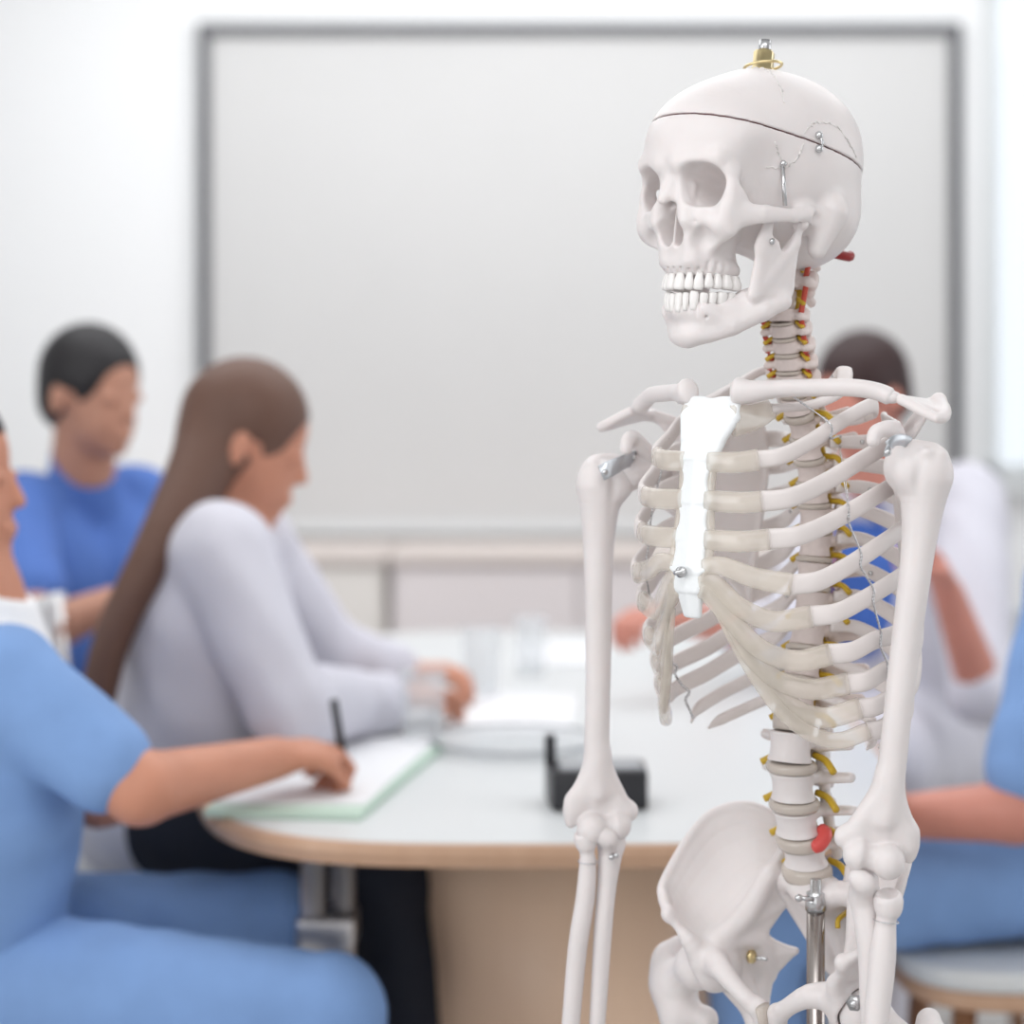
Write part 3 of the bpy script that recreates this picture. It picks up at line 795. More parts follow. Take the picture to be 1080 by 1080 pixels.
# twisted wires that tie the ribs
def twist(pts, name, rad=.0011, pitch=.006):
    P_ = [Vector(p) for p in spline(pts, 14)]; b = MB(); L = 0; t1 = []; t2 = []
    for i in range(len(P_)):
        if i: L += (P_[i]-P_[i-1]).length
        T = (P_[min(i+1, len(P_)-1)]-P_[max(0, i-1)]).normalized(); u = T.cross(Vector((0, 1, 0))).normalized(); v = T.cross(u)
        a = 2*math.pi*L/pitch; d = (u*math.cos(a)+v*math.sin(a))*rad*.9; t1.append(P_[i]+d); t2.append(P_[i]-d)
    b.sweep(t1, rad*.62, n=5); b.sweep(t2, rad*.62, n=5)
    return b.obj(name, M['wire'], skeleton)
def rib_near(k, px):           # outer face of near rib k where it passes pixel column px
    best = None
    for p in RIBC[k][0]:
        f = -p[1]; u = OX+TH.c*p[0]-TH.s*f; v = OD-TH.s*p[0]-TH.c*f; q = 540+F*u/v
        if p[1] < SP[10][0].y+.02 and (best is None or abs(q-px) < best[0]): best = (abs(q-px), p)
    p = best[1]; o = Vector((TH.s, -TH.c, 0)); cdir = Vector((-math.sin(0), 0, 0))
    vd = SKI.to_3x3() @ Vector((.15, -1, 0)).normalized()
    return Vector(p)+vd*(.0085 if k < 5 else .0060)
ws = [WL(836, 418, 1.78)]
for k, px in ((2, 872), (3, 884), (4, 893), (5, 905), (6, 917), (7, 926), (8, 934)):
    q = rib_near(k, px); ws += [q+Vector((0, 0, .006)), q-Vector((0, 0, .006))]
twist([tuple(p) for p in ws], 'rib_wire', .0009)
ws = [WL(x, y, 1.885) for x, y in ((703, 685), (706, 697), (714, 703), (712, 711), (719, 722), (727, 730), (723, 738), (728, 750), (731, 757))]
twist([tuple(p) for p in ws], 'rib_wire', .0010)
ws = [WL(x, y, 1.86) for x, y in ((705, 462), (700, 475), (698, 495), (693, 515), (687, 545), (684, 575), (681, 600), (685, 628))]
twist([tuple(p) for p in ws], 'rib_wire', .0008)
# ------------------------------------------------------------------ CLAVICLES
cl = [(771, 411, .021), (790, 413, .035), (822, 410, .055), (860, 409, .080), (900, 409, .107), (925, 413, .123), (943, 420, .136)]
cp = [TH.fl(*q) for q in cl]
pts = spline(cp, 7); n = len(pts)
ra = [.0112-.0044*min(1, i/(n*.30))+.003*max(0, i/n-.7)/.3 for i in range(n)]
rb = [.0128-.0052*min(1, i/(n*.30)) for i in range(n)]
for i_, k_ in ((0, .45), (1, .82), (2, .95), (n-1, .4), (n-2, .8)): ra[i_] *= k_; rb[i_] *= k_
for sd in (1, -1):
    q = [(p[0]*sd, p[1], p[2]-(0 if sd > 0 else .011*max(0, (i/n)))) for i, p in enumerate(pts)]
    b = MB().sweep(q, ra, rb, n=16); b.ball(q[-2], (.0085, .008, .0055))
    b.obj('clavicle', M['bone'], skeleton)
# ------------------------------------------------------------------ SCAPULAE (body coordinates in mm, left)
def scapula():
    v = Vol((45, -35, 1070), (195, 155, 1315), 1.3)
    G = (141, 12, 1226)
    SA, IA, MB_ = (66, 112, 1268), (88, 118, 1095), (68, 122, 1225)
    LB = (118, 62, 1180)
    v.add(multi([tri(*t_, 1.8) for t_ in ((SA, MB_, (110, 70, 1235)), (MB_, IA, (104, 90, 1160)), (MB_, (110, 70, 1235), (104, 90, 1160)), ((104, 90, 1160), LB, (110, 70, 1235)), (LB, (132, 30, 1222), (110, 70, 1235)), (SA, (112, 60, 1262), (110, 70, 1235)), ((112, 60, 1262), (110, 70, 1235), (132, 28, 1238)))]), 0)
    v.chain([(IA, 5), ((104, 90, 1145), 4.5), (LB, 5), ((134, 26, 1208), 7)], 5)
    v.chain([(SA, 3), (MB_, 2.6), (IA, 4)], 3)
    v.add(cap((128, 34, 1228), G, 9, 12), 7); v.add(ell((144, 10, 1226), R3((7, 13, 18)), rotm(0, 0, 20)), 5)
    v.sub(ell((156, 4, 1226), R3((10, 12, 18)), rotm(0, 0, 20)), 3)
    v.chain([((134, 22, 1244), 8.5), ((138, 6, 1258), 7.5), ((132, -10, 1256), 6.5), ((131, -14, 1249), 6)], 5)      # coracoid
    v.chain([((72, 121, 1238), 3), ((100, 96, 1256), 4.5), ((132, 66, 1272), 5.5), ((160, 44, 1282), 6)], 4)   # spine
    v.add(tri((72, 121, 1236), (150, 52, 1278), (116, 66, 1240), 2.2), 3)
    v.add(tri((150, 52, 1279), (177, 20, 1270), (142, 13, 1283), 4), 4); v.chain([((160, 44, 1282), 6), ((176, 26, 1272), 5.5), ((178, 8, 1268), 4.5), ((144, 9, 1283), 4.5)], 4)
    return v
sv = scapula(); SCM = sv.mesh('scapula', smooth=2); SCR = sv.mesh('scapula', smooth=2, flip=True)
sc_l = link('scapula', SCM, M['bone'], skeleton); sc_r = link('scapula', SCR, M['bone'], skeleton); sc_r.location = (.0, 0, -.013)
# ------------------------------------------------------------------ ARMS (mm from the middle of the shoulder ball, x outwards)
h = Vol((-80, -40, -360), (45, 45, 50), 1.2)
h.add(ell((-3, 8, 1), R3((24, 25, 24)))); h.add(ell((12, 0, 1), R3((15, 18, 21))), 8); h.add(ell((16, -8, 12), R3((7, 8, 6))), 4); h.add(ell((4, -14, 14), R3((6, 5, 5))), 4); h.add(ell((-12, -10, -2), R3((10, 9, 13))), 9)
h.chain([((6, 0, -8), 22), ((4, 0, -30), 18), ((1, 0, -60), 14.5), ((-4, 0, -100), 13), ((-13, 0, -170), 12), ((-18, 0, -215), 11.6), ((-23, 0, -260), 12), ((-28, 0, -290), 12)], 9)
h.sub(cap((-2, -25, 16), (-6, -19, -38), 3.5, 2), 5)
for t_ in (((-25, 2, -262), (-56, 3, -306), (-6, 2, -302)), ((-56, 3, -306), (-6, 2, -302), (-34, 2, -322))): h.add(tri(*t_, 5.5), 8)
h.add(cap((-26, 0, -255), (-7, 2, -312), 8, 7.5), 8); h.add(cap((-27, 0, -262), (-55, 4, -305), 7, 7), 8); h.add(ell((-61, 4, -307), R3((8, 8, 9))), 6)
h.add(ell((-7, 4, -314), R3((8, 9, 15))), 5)
h.sub(ell((-38, -12, -306), R3((10, 6, 8))), 5)
h.add(ell((-26, -7, -325), R3((14, 15, 15))), 3); h.add(cap((-49, -3, -320), (-44, -3, -321), 14, 10), 2.5); h.add(cap((-44, -3, -322), (-38, -3, -323), 9.5, 11), 2)
h.sub(cap((-38.5, -17, -303), (-39, -15, -333), 1.2, 1.6), 1.5)
HM = h.mesh('humerus', smooth=2); HMf = h.mesh('humerus', smooth=2, flip=True)
hum_l = in_world(link('humerus', HM, M['bone']), Matrix.Translation(P(968, 495, 1.728)))
hum_r = in_world(link('humerus', HMf, M['bone']), Matrix.Translation(P(641, 506, 1.944)) @ Matrix.Rotation(math.radians(7.3), 4, 'Y') @ Matrix.Rotation(math.radians(4), 4, 'Z'))
def fore(side):
    if side > 0:
        Y0 = 1.728; e = lambda x, y, d=0: np.array(WL(x, y, Y0+d*.001))*1000
        rad = [(e(937, 951, -6), 12.6), (e(937, 957, -6), 11.5), (e(936, 962, -6), 8.5), (e(934, 975, -6), 8.8), (e(931, 1010, -8), 11), (e(926, 1060, -12), 10.5), (e(921, 1110, -16), 9), (e(915, 1200, -20), 9), (e(905, 1262, -24), 15)]
        uln = [(e(911, 925, 22), 9), (e(912, 945, 14), 12), (e(914, 970, 8), 11), (e(917, 1010, 4), 9.5), (e(918, 1070, 2), 8.5), (e(922, 1150, 0), 7.5), (e(926, 1262, 0), 7)]
        cor = [(e(905, 926, -8), 5.5), (e(913, 932, -10), 6)]; ole = [(e(915, 890, 22), 9), (e(912, 930, 22), 11)]
        cup = e(936, 941, -9); axr = (0, -.35, 1)
    else:
        Y0 = 1.944; e = lambda x, y, d=0: np.array(WL(x, y, Y0+d*.001))*1000
        rad = [(e(617, 884, -6), 10.8), (e(618, 889, -6), 10), (e(619, 897, -5), 7), (e(620, 912, -4), 8), (e(617, 950, -4), 9), (e(609, 1000, -4), 9), (e(602, 1080, -4), 8.5), (e(596, 1150, -4), 9), (e(594, 1215, -6), 14)]
        uln = [(e(647, 872, 14), 9), (e(645, 888, 8), 11.5), (e(643, 905, 4), 11), (e(640, 935, 2), 9), (e(636, 980, 0), 8.5), (e(630, 1080, 0), 7.6), (e(626, 1150, 0), 7), (e(624, 1212, 0), 7)]
        cor = [(e(631, 879, -10), 5), (e(642, 884, -10), 6)]; ole = [(e(646, 850, 20), 8), (e(646, 875, 18), 10)]
        cup = e(617, 876, -8); axr = (0, -.25, 1)
    pr = [p for p, r in rad]; pu = [p for p, r in uln+ole+cor]
    v = Vol(np.min(pr, 0)-22, np.max(pr, 0)+22, 1.3); v.chain(rad, 4); v.sub(ell(cup, R3((9, 9, 5.5))), 2)
    v.sub(rbox(cup+np.array([0, 0, 12.5]), R3((20, 20, 8)), 1), 2)
    ro = link('radius', v.mesh('radius', smooth=2), M['bone'], skeleton)
    u = Vol(np.min(pu, 0)-22, np.max(pu, 0)+22, 1.3); u.chain(uln, 6); u.chain(ole, 6); u.chain(cor, 8)
    u.add(cap(cor[0][0], uln[1][0], 6, 9), 9); u.add(cap(cor[1][0], uln[1][0], 6, 9), 9)
    uo = link('ulna', u.mesh('ulna', smooth=2), M['bone'], skeleton)
    c = Vector(rad[3][0]*.001); ax = axis_rot(Vector(rad[2][0]*.001)-Vector(rad[4][0]*.001)); R_ = .0105 if side > 0 else .0092
    b = MB().sweep([tuple(c+ax @ Vector((R_*math.cos(t), R_*math.sin(t), .003))) for t in np.linspace(0, 2*math.pi, 28)], .0005, n=5, cap=False)
    b.obj('wire_loop', M['wire'], ro)
    return ro, uo
rad_l, uln_l = fore(1); rad_r, uln_r = fore(-1)
vdir = SKI.to_3x3() @ Vector((0, -1, 0))
screw(uln_r, WL(645, 904, 1.930), vdir, .0028); screw(uln_r, WL(650, 902, 1.930), SKI.to_3x3() @ Vector((.5, -1, .1)), .0028)
def under2(o, br):
    o.parent = br; return o      # the strap's own frame already equals the skeleton's
# shoulder brackets
def strap(pts, wdt, th, par, m='bracket'):
    b = MB(); P_ = spline(pts, 8); b.sweep(P_, th, wdt, n=8, up=SKI.to_3x3() @ Vector((.25, 0, 1)), e=5)
    o = under(b.obj('bracket', M[m], None), par); o['label'] = 'grey steel shoulder strap'; return o
br = strap([WL(634, 499, 1.911), WL(644, 494, 1.909), WL(655, 489, 1.913), WL(664, 485, 1.925), WL(671, 483, 1.94), WL(676, 484, 1.96)], .0075, .0011, hum_r)
under2(screw(None, WL(638, 498, 1.908), vdir, .0030), br)
under2(screw(None, WL(668, 482, 1.93), SKI.to_3x3() @ Vector((-.3, -1, .2)), .003), br)
br = strap([WL(936, 480, 1.705), WL(937, 471, 1.703), WL(943, 465, 1.706), WL(952, 464, 1.715), WL(960, 467, 1.73)], .0050, .0011, hum_l)
under2(screw(None, WL(936, 477, 1.702), vdir, .0032), br)

# ------------------------------------------------------------------ PELVIS (mm, own frame, z from 0.8 m)
PM = Matrix.Translation((OX, OD, .8)) @ Matrix.Rotation(math.radians(-50), 4, 'Z')
hb = Vol((-4, -22, -140), (160, 140, 115), 1.35)
ASIS, C0, C1, C2, C3, C4, C5, PS = (105, -2, 7), (120, 6, 18), (130, 18, 30), (127, 46, 66), (117, 70, 89), (89, 93, 96), (56, 116, 74), (46, 118, 50)
A, Mc, SI, NT = (80, 36, -20), (114, 62, 30), (52, 78, 42), (50, 96, 12)
AI = (88, 8, -16)
cr = [ASIS, C0, C1, C2, C3, C4, C5, PS]
crs = [tuple(p) for p in spline(cr, 4)]
NS, NT_ = 26, 6
cN = [np.array(p) for p in spline(cr, 12)]; bN = [np.array(p) for p in spline([AI, (85, 22, -20), (78, 40, -16), (66, 60, 6), (56, 74, 34), (50, 92, 44)], 12)]
gridp = []
for i in range(NS+1):
    c_ = cN[int(round(i/NS*(len(cN)-1)))]; b_ = bN[int(round(i/NS*(len(bN)-1)))]
    bul = 10*math.sin(math.pi*min(1, i/NS*1.1))
    gridp.append([b_*(1-t)+c_*t+np.array([.72, .66, -.15])*bul*math.sin(math.pi*t) for t in np.linspace(0, 1, NT_+1)])
for i in range(NS):
    for j in range(NT_):
        a, b_, c_, d_ = gridp[i][j], gridp[i+1][j], gridp[i+1][j+1], gridp[i][j+1]
        th_ = 3.6-1.6*math.sin(math.pi*(j+.5)/NT_)
        hb.add(tri(a, b_, c_, th_)); hb.add(tri(a, c_, d_, th_))
wing = []
hb.chain([(p, 4.2+.8*math.sin(i*.35)) for i, p in enumerate(crs)], 3)
hb.add(ell(ASIS, R3((5.5, 6, 8))), 4)
wing += [tri(*t_, 3.0) for t_ in ((SI, PS, NT), (A, SI, NT), (PS, C5, SI))]
hb.add(multi(wing), 5)
hb.chain([(A, 10), ((64, 62, 4), 8), (SI, 7), ((50, 90, 36), 6)], 8)       # brim
hb.chain([(ASIS, 4.5), ((98, 4, -5), 3.5), (AI, 7.5), ((84, 20, -32), 12)], 5)
hb.add(ell((84, 38, -43), R3((24, 26, 25))), 10)
hb.chain([((76, 26, -34), 14), ((54, 15, -36), 10.5), ((32, 14, -49), 8), ((14, 19, -62), 8.5)], 6)   # upper pubic ramus
hb.chain([((10, 20, -62), 8.5), ((9, 24, -82), 8.5)], 5); hb.add(ell((20, 14, -55), R3((5, 5, 5))), 4)
hb.chain([((10, 24, -84), 7), ((30, 40, -98), 6), ((50, 66, -110), 9)], 5)
hb.chain([((82, 60, -60), 15), ((72, 78, -88), 13), ((58, 74, -112), 13)], 7)
hb.chain([(A, 9), ((64, 78, -22), 8), ((66, 88, -48), 8), ((70, 84, -80), 9)], 6)
for t_ in (((64, 78, -20), (46, 104, -34), (64, 92, -58)), (A, (64, 78, -20), (64, 92, -58)), (A, (84, 50, -60), (64, 92, -58)), (NT, (64, 78, -20), A)): hb.add(tri(*t_, 3.4), 5)
hb.add(cap((60, 92, -36), (44, 105, -33), 5, 2.8), 4)
hb.sub(ell((101, 33, -47), R3((24, 24, 24))), 4)
hb.sub(ell((50, 44, -74), R3((24, 20, 16)), rotm(0, 0, 40)), 3)
hipL = in_world(link('hip_bone', hb.mesh('hip_bone', smooth=2), M['bone']), PM)
hipR = in_world(link('hip_bone', hb.mesh('hip_bone', smooth=2, flip=True), M['bone']), PM)
sym = MB().sweep([(0, .012, -.057), (0, .016, -.070), (0, .021, -.087)], .0045, .008, n=12, up=(0, 1, 0)).obj('pubic_disc', M['disc'], hipR)
sa = Vol((-72, 40, -100), (72, 165, 78), 1.3)
sa.add(ell((0, 80, 47), R3((27, 20, 12)), rotm(25, 0, 0))); sa.chain([((0, 84, 42), 17), ((0, 108, 18), 15), ((0, 120, -8), 13), ((0, 122, -34), 9), ((0, 112, -60), 6), ((0, 100, -76), 4)], 8)
for m in (1, -1):
    sa.chain([((m*16, 78, 48), 12), ((m*34, 82, 50), 11), ((m*47, 90, 40), 10), ((m*40, 108, 8), 9), ((m*24, 118, -24), 7), ((m*8, 120, -44), 5)], 7)
    sa.add(tri((m*14, 100, 30), (m*44, 98, 34), (m*20, 118, -30), 6), 6)
    sa.add(cap((m*22, 98, 56), (m*22, 100, 70), 5.5, 5), 4)
    for yy, zz in ((92, 30), (106, 10), (114, -10)): sa.sub(cap((m*22, yy-12, zz), (m*24, yy+14, zz), 4.2), 3)
sa.chain([((0, 126, 40), 6), ((0, 142, 20), 6), ((0, 144, -10), 5)], 6)
sacrum = in_world(link('sacrum', sa.mesh('sacrum', smooth=2), M['bone']), PM @ Matrix.Translation((0, .005, -.013)))
for m in (1,):
    for (x, y, z) in ((22, 92, 30), (23, 106, 10), (24, 114, -10)):
        nb = MB().sweep(spline([(m*x*.001, (y+4)*.001, z*.001), (m*(x+3)*.001, (y-12)*.001, (z-4)*.001), (m*(x+5)*.001, (y-15)*.001, (z-11)*.001)], 4), .0024, n=8)
        q = nb.obj('nerve_root', M['yellow'], sacrum); q['label'] = 'yellow nerve root'
# hip pin inside
for m in (1, -1):
    q = MB().lathe([(.006, -.002), (.006, .002), (.003, .002), (.003, .004)], (m*.064, .066, -.036), 16, axis_rot((-m*1, .25, .1))).obj('washer', M['brass'], hipL if m > 0 else hipR)
    MB().sweep([(m*.068, .066, -.037), (m*.047, .068, -.035)], .0019, n=10).obj('pin', M['steel'], q)
# ------------------------------------------------------------------ FEMORA (same frame)
fe = Vol((70, 0, -480), (190, 95, -15), 1.5)
fe.add(ell((100, 34, -46), R3((22.5, 22.5, 22.5)))); fe.chain([((106, 35, -49), 17), ((126, 40, -60), 17), ((144, 45, -78), 21)], 8); fe.add(cap((132, 44, -96), (112, 54, -104), 15, 10), 8)
fe.add(ell((158, 50, -62), R3((16, 19, 24))), 9); fe.add(ell((150, 56, -42), R3((9, 12, 10))), 6)
fe.chain([((148, 46, -78), 21), ((139, 44, -105), 18), ((134, 42, -140), 15), ((122, 38, -300), 13.5), ((112, 40, -400), 17), ((108, 42, -440), 24)], 10)
fe.add(ell((112, 56, -104), R3((9, 10, 12))), 7); fe.add(ell((92, 44, -448), R3((20, 26, 20))), 8); fe.add(ell((132, 44, -448), R3((20, 26, 20))), 8)
fe.sub(ell((146, 66, -56), R3((8, 8, 14))), 5)
in_world(link('femur', fe.mesh('femur', smooth=2), M['bone']), PM); in_world(link('femur', fe.mesh('femur', smooth=2, flip=True), M['bone']), PM)
ti = Vol((78, 10, -785), (150, 85, -455), 1.9)
ti.chain([((112, 42, -485), 22), ((112, 42, -520), 16), ((112, 46, -640), 12), ((108, 50, -750), 13), ((108, 48, -772), 15)], 10)
ti.chain([((142, 56, -492), 7), ((140, 58, -640), 5.5), ((132, 54, -775), 7)], 4)
ti.sub(rbox((112, 42, -464), R3((60, 60, 8)), 1), 2)
in_world(link('tibia', ti.mesh('tibia', smooth=2), M['bone']), PM); in_world(link('tibia', ti.mesh('tibia', smooth=2, flip=True), M['bone']), PM)
# hip joint fitting seen behind the near forearm
q = MB().lathe([(.007, -.004), (.007, .001), (.004, .001), (.004, .006)], WL(901, 1058, 1.735), 6, axis_rot(SKI.to_3x3() @ Vector((-.4, -1, .1)))).obj('hip_bolt', M['steel'], None); under(q, hipL)
# ------------------------------------------------------------------ STAND
pl_c = PM @ Vector((.013, .068, 0)); px_, py_ = pl_c.x, pl_c.y
def wobj(b, name, m, par=skeleton):
    o = b.obj(name, M[m], None); return in_world(o, Matrix.Identity(4)) if par is skeleton else o
pole = wobj(MB().lathe([(.0082, .06), (.0082, .826)], (px_, py_, 0), 32), 'pole', 'pole')
col = MB().lathe([(.0095, .822), (.0095, .832), (.0085, .834), (.0085, .838), (.005, .839), (.005, .85)], (px_, py_, 0), 20)
col.sweep([(px_-.004, py_-.009, .834), (px_-.016, py_-.012, .836)], .0022, n=8); col.ball((px_-.017, py_-.0125, .836), .0036)
wobj(col, 'pole_clamp', 'steel')
for i in range(5):
    a = math.radians(72*i+10); b = MB(); b.sweep(spline([(px_, py_, .085), (px_+.15*math.cos(a), py_+.15*math.sin(a), .08), (px_+.28*math.cos(a), py_+.28*math.sin(a), .062)], 5), .014, .010, n=10)
    lg = wobj(b, 'base_leg', 'bracket')
    b = MB().lathe([(.02, -.009), (.025, -.006), (.025, .006), (.02, .009)], (px_+.28*math.cos(a), py_+.28*math.sin(a), .025), 20, axis_rot((math.sin(a), -math.cos(a), 0)))
    b.sweep([(px_+.28*math.cos(a), py_+.28*math.sin(a), .03), (px_+.28*math.cos(a), py_+.28*math.sin(a), .062)], .008, n=8)
    c_ = wobj(b, 'caster', 'ink', skeleton)
# ------------------------------------------------------------------ ROOM
M['wall'] = mat('wall_paint', (.86, .86, .865), .8, bump=.04, bscale=200)
M['ceil'] = mat('ceiling_paint', (.85, .85, .84), .9)
M['floor'] = mat('floor_vinyl', (.58, .57, .56), .45, var=.08, vscale=3)
M['screen'] = mat('board_surface', (.61, .60, .595), .5, var=.02, vscale=2)
M['frame'] = mat('dark_frame', (.09, .09, .10), .4)
M['white'] = mat('white_laminate', (.70, .715, .72), .35)
M['cabtop'] = mat('pale_wood_top', (.72, .64, .60), .5)
M['cream'] = mat('cream_laminate', (.80, .76, .72), .5)
M['pinkish'] = mat('pale_laminate', (.78, .72, .72), .5)
M['tan'] = wood('tan_wood', (.50, .30, .19), (.62, .40, .27))
M['beige'] = wood('beige_wood', (.78, .53, .37), (.86, .62, .45), 1.5)
M['brownw'] = wood('brown_wood', (.30, .15, .08), (.40, .21, .12))
M['chrome'] = mat('brushed_metal', (.62, .60, .60), .35, metal=1)
M['black'] = mat('black_plastic', (.022, .022, .026), .35)
M['skin'] = mat('skin', (.60, .27, .175), .5, sss=.1, var=.08, vscale=20)
M['skin2'] = mat('skin_tan', (.50, .25, .17), .5, sss=.1, var=.08, vscale=20)
M['skin3'] = mat('skin_ruddy', (.64, .27, .205), .5, sss=.1, var=.08, vscale=20)
M['scrub'] = mat('light_blue_scrubs', (.22, .37, .68), .8, bump=.5, bscale=25, var=.12, vscale=9)
M['scrub2'] = mat('blue_scrubs', (.085, .18, .52), .8, bump=.5, bscale=25, var=.12, vscale=9)
M['coat'] = mat('white_coat', (.68, .67, .74), .8, bump=.5, bscale=22, var=.05, vscale=9)
M['navy'] = mat('dark_trousers', (.013, .016, .028), .8)
M['shirt'] = mat('blue_shirt', (.06, .15, .50), .8)
M['hair1'] = mat('black_hair', (.012, .010, .012), .5, bump=.6, bscale=120)
M['hair2'] = mat('brown_hair', (.13, .065, .045), .5, bump=.6, bscale=120)
M['hair3'] = mat('dark_brown_hair', (.032, .012, .012), .5, bump=.6, bscale=120)
M['paper'] = mat('paper', (.86, .86, .88), .7)
M['green'] = mat('green_card', (.56, .70, .60), .7)
M['pink'] = mat('magenta_plastic', (.55, .08, .20), .4)
M['glass'] = mat('clear_glass', (.80, .83, .86), .06, alpha=.22)
M['grey'] = mat('grey_plastic', (.35, .36, .38), .4)
M['eye'] = mat('eye_white', (.75, .72, .70), .3)
M['lip'] = mat('lips', (.45, .13, .11), .5)
def top(b, name, m, kind='structure', **kw):
    o = b.obj(name, M[m] if isinstance(m, str) else m, None, **kw)
    if kind: o['kind'] = kind
    return o
XL, XR, YB, YF, H = -3.3, 3.3, -1.2, 6.0, 2.75
top(MB().box((XL-.1, YB-.1, -.1), (XR+.1, YF+.15, 0)), 'floor', 'floor', smooth=False)
top(MB().box((XL-.1, YB-.1, H), (XR+.1, YF+.15, H+.1)), 'ceiling', 'ceil', smooth=False)
top(MB().box((XL-.1, YB, 0), (XL, YF, H)), 'wall_left', 'wall', smooth=False)
top(MB().box((XR, YB, 0), (XR+.1, YF, H)), 'wall_right', 'wall', smooth=False)
top(MB().box((XL, YB-.1, 0), (XR, YB, H)), 'wall_back', 'wall', smooth=False)
wx0, wx1, wz0, wz1 = 1.36, 2.75, 1.00, 2.62
b = MB().box((XL, YF, 0), (wx0, YF+.12, H)).box((wx1, YF, 0), (XR, YF+.12, H)).box((wx0, YF, 0), (wx1, YF+.12, wz0)).box((wx0, YF, wz1), (wx1, YF+.12, H))
top(b, 'wall_front', 'wall', smooth=False)
b = MB()
for lo, hi in (((wx0, YF+.03, wz0), (wx0+.05, YF+.09, wz1)), ((wx1-.05, YF+.03, wz0), (wx1, YF+.09, wz1)), ((wx0, YF+.03, wz0), (wx1, YF+.09, wz0+.05)), ((wx0, YF+.03, wz1-.05), (wx1, YF+.09, wz1)), ((2.03, YF+.03, wz0), (2.08, YF+.09, wz1))): b.box(lo, hi)
win = top(b, 'window_1', 'white', smooth=False)
MB().box((wx0+.04, YF+.055, wz0+.04), (wx1-.04, YF+.062, wz1-.04)).obj('pane', M['glass'], win, smooth=False)
MB().box((wx0-.03, YF-.06, wz0-.03), (wx1+.03, YF+.03, wz0)).obj('window_sill', M['white'], win, smooth=False)
top(MB().box((XL, YF-.015, 0), (XR, YF, .09)), 'baseboard_front', 'white', smooth=False)
# the framed board on the front wall
def W(px, py, Y): return P(px, py, Y)
bx0, bx1 = W(209, 0, 5.97).x, W(1014, 0, 5.97).x; bz1, bz0 = W(0, 25, 5.97).z, W(0, 562, 5.97).z
board = bpy.data.objects.new('framed_board', None); COL.objects.link(board); board.location = ((bx0+bx1)/2, 5.99, (bz0+bz1)/2)
setp(board, 'large pale grey framed board with a thin black border on the wall', 'board')
cx, cz_ = board.location.x, board.location.z; hw, hh_ = (bx1-bx0)/2, (bz1-bz0)/2
MB().box((-hw+.01, -.012, -hh_+.01), (hw-.01, .005, hh_-.01)).obj('board_surface', M['screen'], board, smooth=False)
for lo, hi in (((-hw, -.03, hh_-.034), (hw, .005, hh_)), ((-hw, -.03, -hh_+.03), (-hw+.034, .005, hh_-.034)), ((hw-.034, -.03, -hh_+.03), (hw, .005, hh_-.034))):
    MB().box(lo, hi).obj('frame_bar', M['frame'], board, smooth=False)
MB().box((-hw, -.03, -hh_), (hw, .005, -hh_+.03)).obj('frame_bar', M['white'], board, smooth=False)['label'] = 'pale lower edge'
# sideboards under the board
def sideboard(x0, x1, m, label, n):
    r = bpy.data.objects.new('sideboard', None); COL.objects.link(r); r.location = ((x0+x1)/2, 5.72, 0); wd_ = (x1-x0)/2
    setp(r, label, 'cabinet')
    MB().box((-wd_, -.22, .06), (wd_, .25, .815)).obj('body', M[m], r, smooth=False)
    MB().box((-wd_+.03, -.18, 0), (wd_-.03, .24, .06)).obj('plinth', M['grey'], r, smooth=False)
    MB().box((-wd_-.004, -.25, .815), (wd_+.004, .25, .84)).obj('cabinet_top', M['cabtop'], r, smooth=False)
    for i in range(n):
        a = -wd_+.01+(2*wd_-.02)*i/n; c = -wd_+.01+(2*wd_-.02)*(i+1)/n
        d = MB().box((a+.004, -.24, .08), (c-.004, -.22, .80)).obj('door', M[m], r, smooth=False)
        MB().box((c-.05, -.255, .48), (c-.038, -.24, .62)).obj('handle', M['chrome'], d, smooth=False)
    return r
sideboard(-1.15, -.335, 'cream', 'cream low cabinet with a wooden top against the wall behind the white-coated writer', 2)
sideboard(-.32, 1.16, 'pinkish', 'pale pinkish low cabinet with a wooden top under the framed board', 3)

# ------------------------------------------------------------------ TABLE
TC = (.05, 3.50); TA, TB = .50, 1.045
def sup(t, a, b_, e=4.0):
    c, d = math.cos(t), math.sin(t)
    return (math.copysign(abs(c)**(2/e), c)*a, math.copysign(abs(d)**(2/e), d)*b_)
table = bpy.data.objects.new('meeting_table', None); COL.objects.link(table); table.location = (TC[0], TC[1], 0)
setp(table, 'large oval white meeting table with a tan wooden edge and curved beige base', 'table')
ts = np.linspace(0, 2*math.pi, 160, endpoint=False)
MB().prism([sup(t, TA-.008, TB-.008) for t in ts], .724, .75).obj('tabletop', M['white'], table, smooth=False)
b = MB(); o_ = 0
ring = [(TA-.010, TB-.010, .7485), (TA+.004, TB+.004, .7485), (TA+.006, TB+.006, .738), (TA, TB, .722), (TA-.04, TB-.04, .722), (TA-.04, TB-.04, .726)]
for a, c, z in ring:
    for t in ts: x, y = sup(t, a, c); b.v.append((x, y, z))
n = len(ts)
for i in range(len(ring)-1):
    for k in range(n): b.f.append((i*n+k, (i+1)*n+k, (i+1)*n+(k+1) % n, i*n+(k+1) % n))
b.obj('edge_band', M['tan'], table, smooth=False)
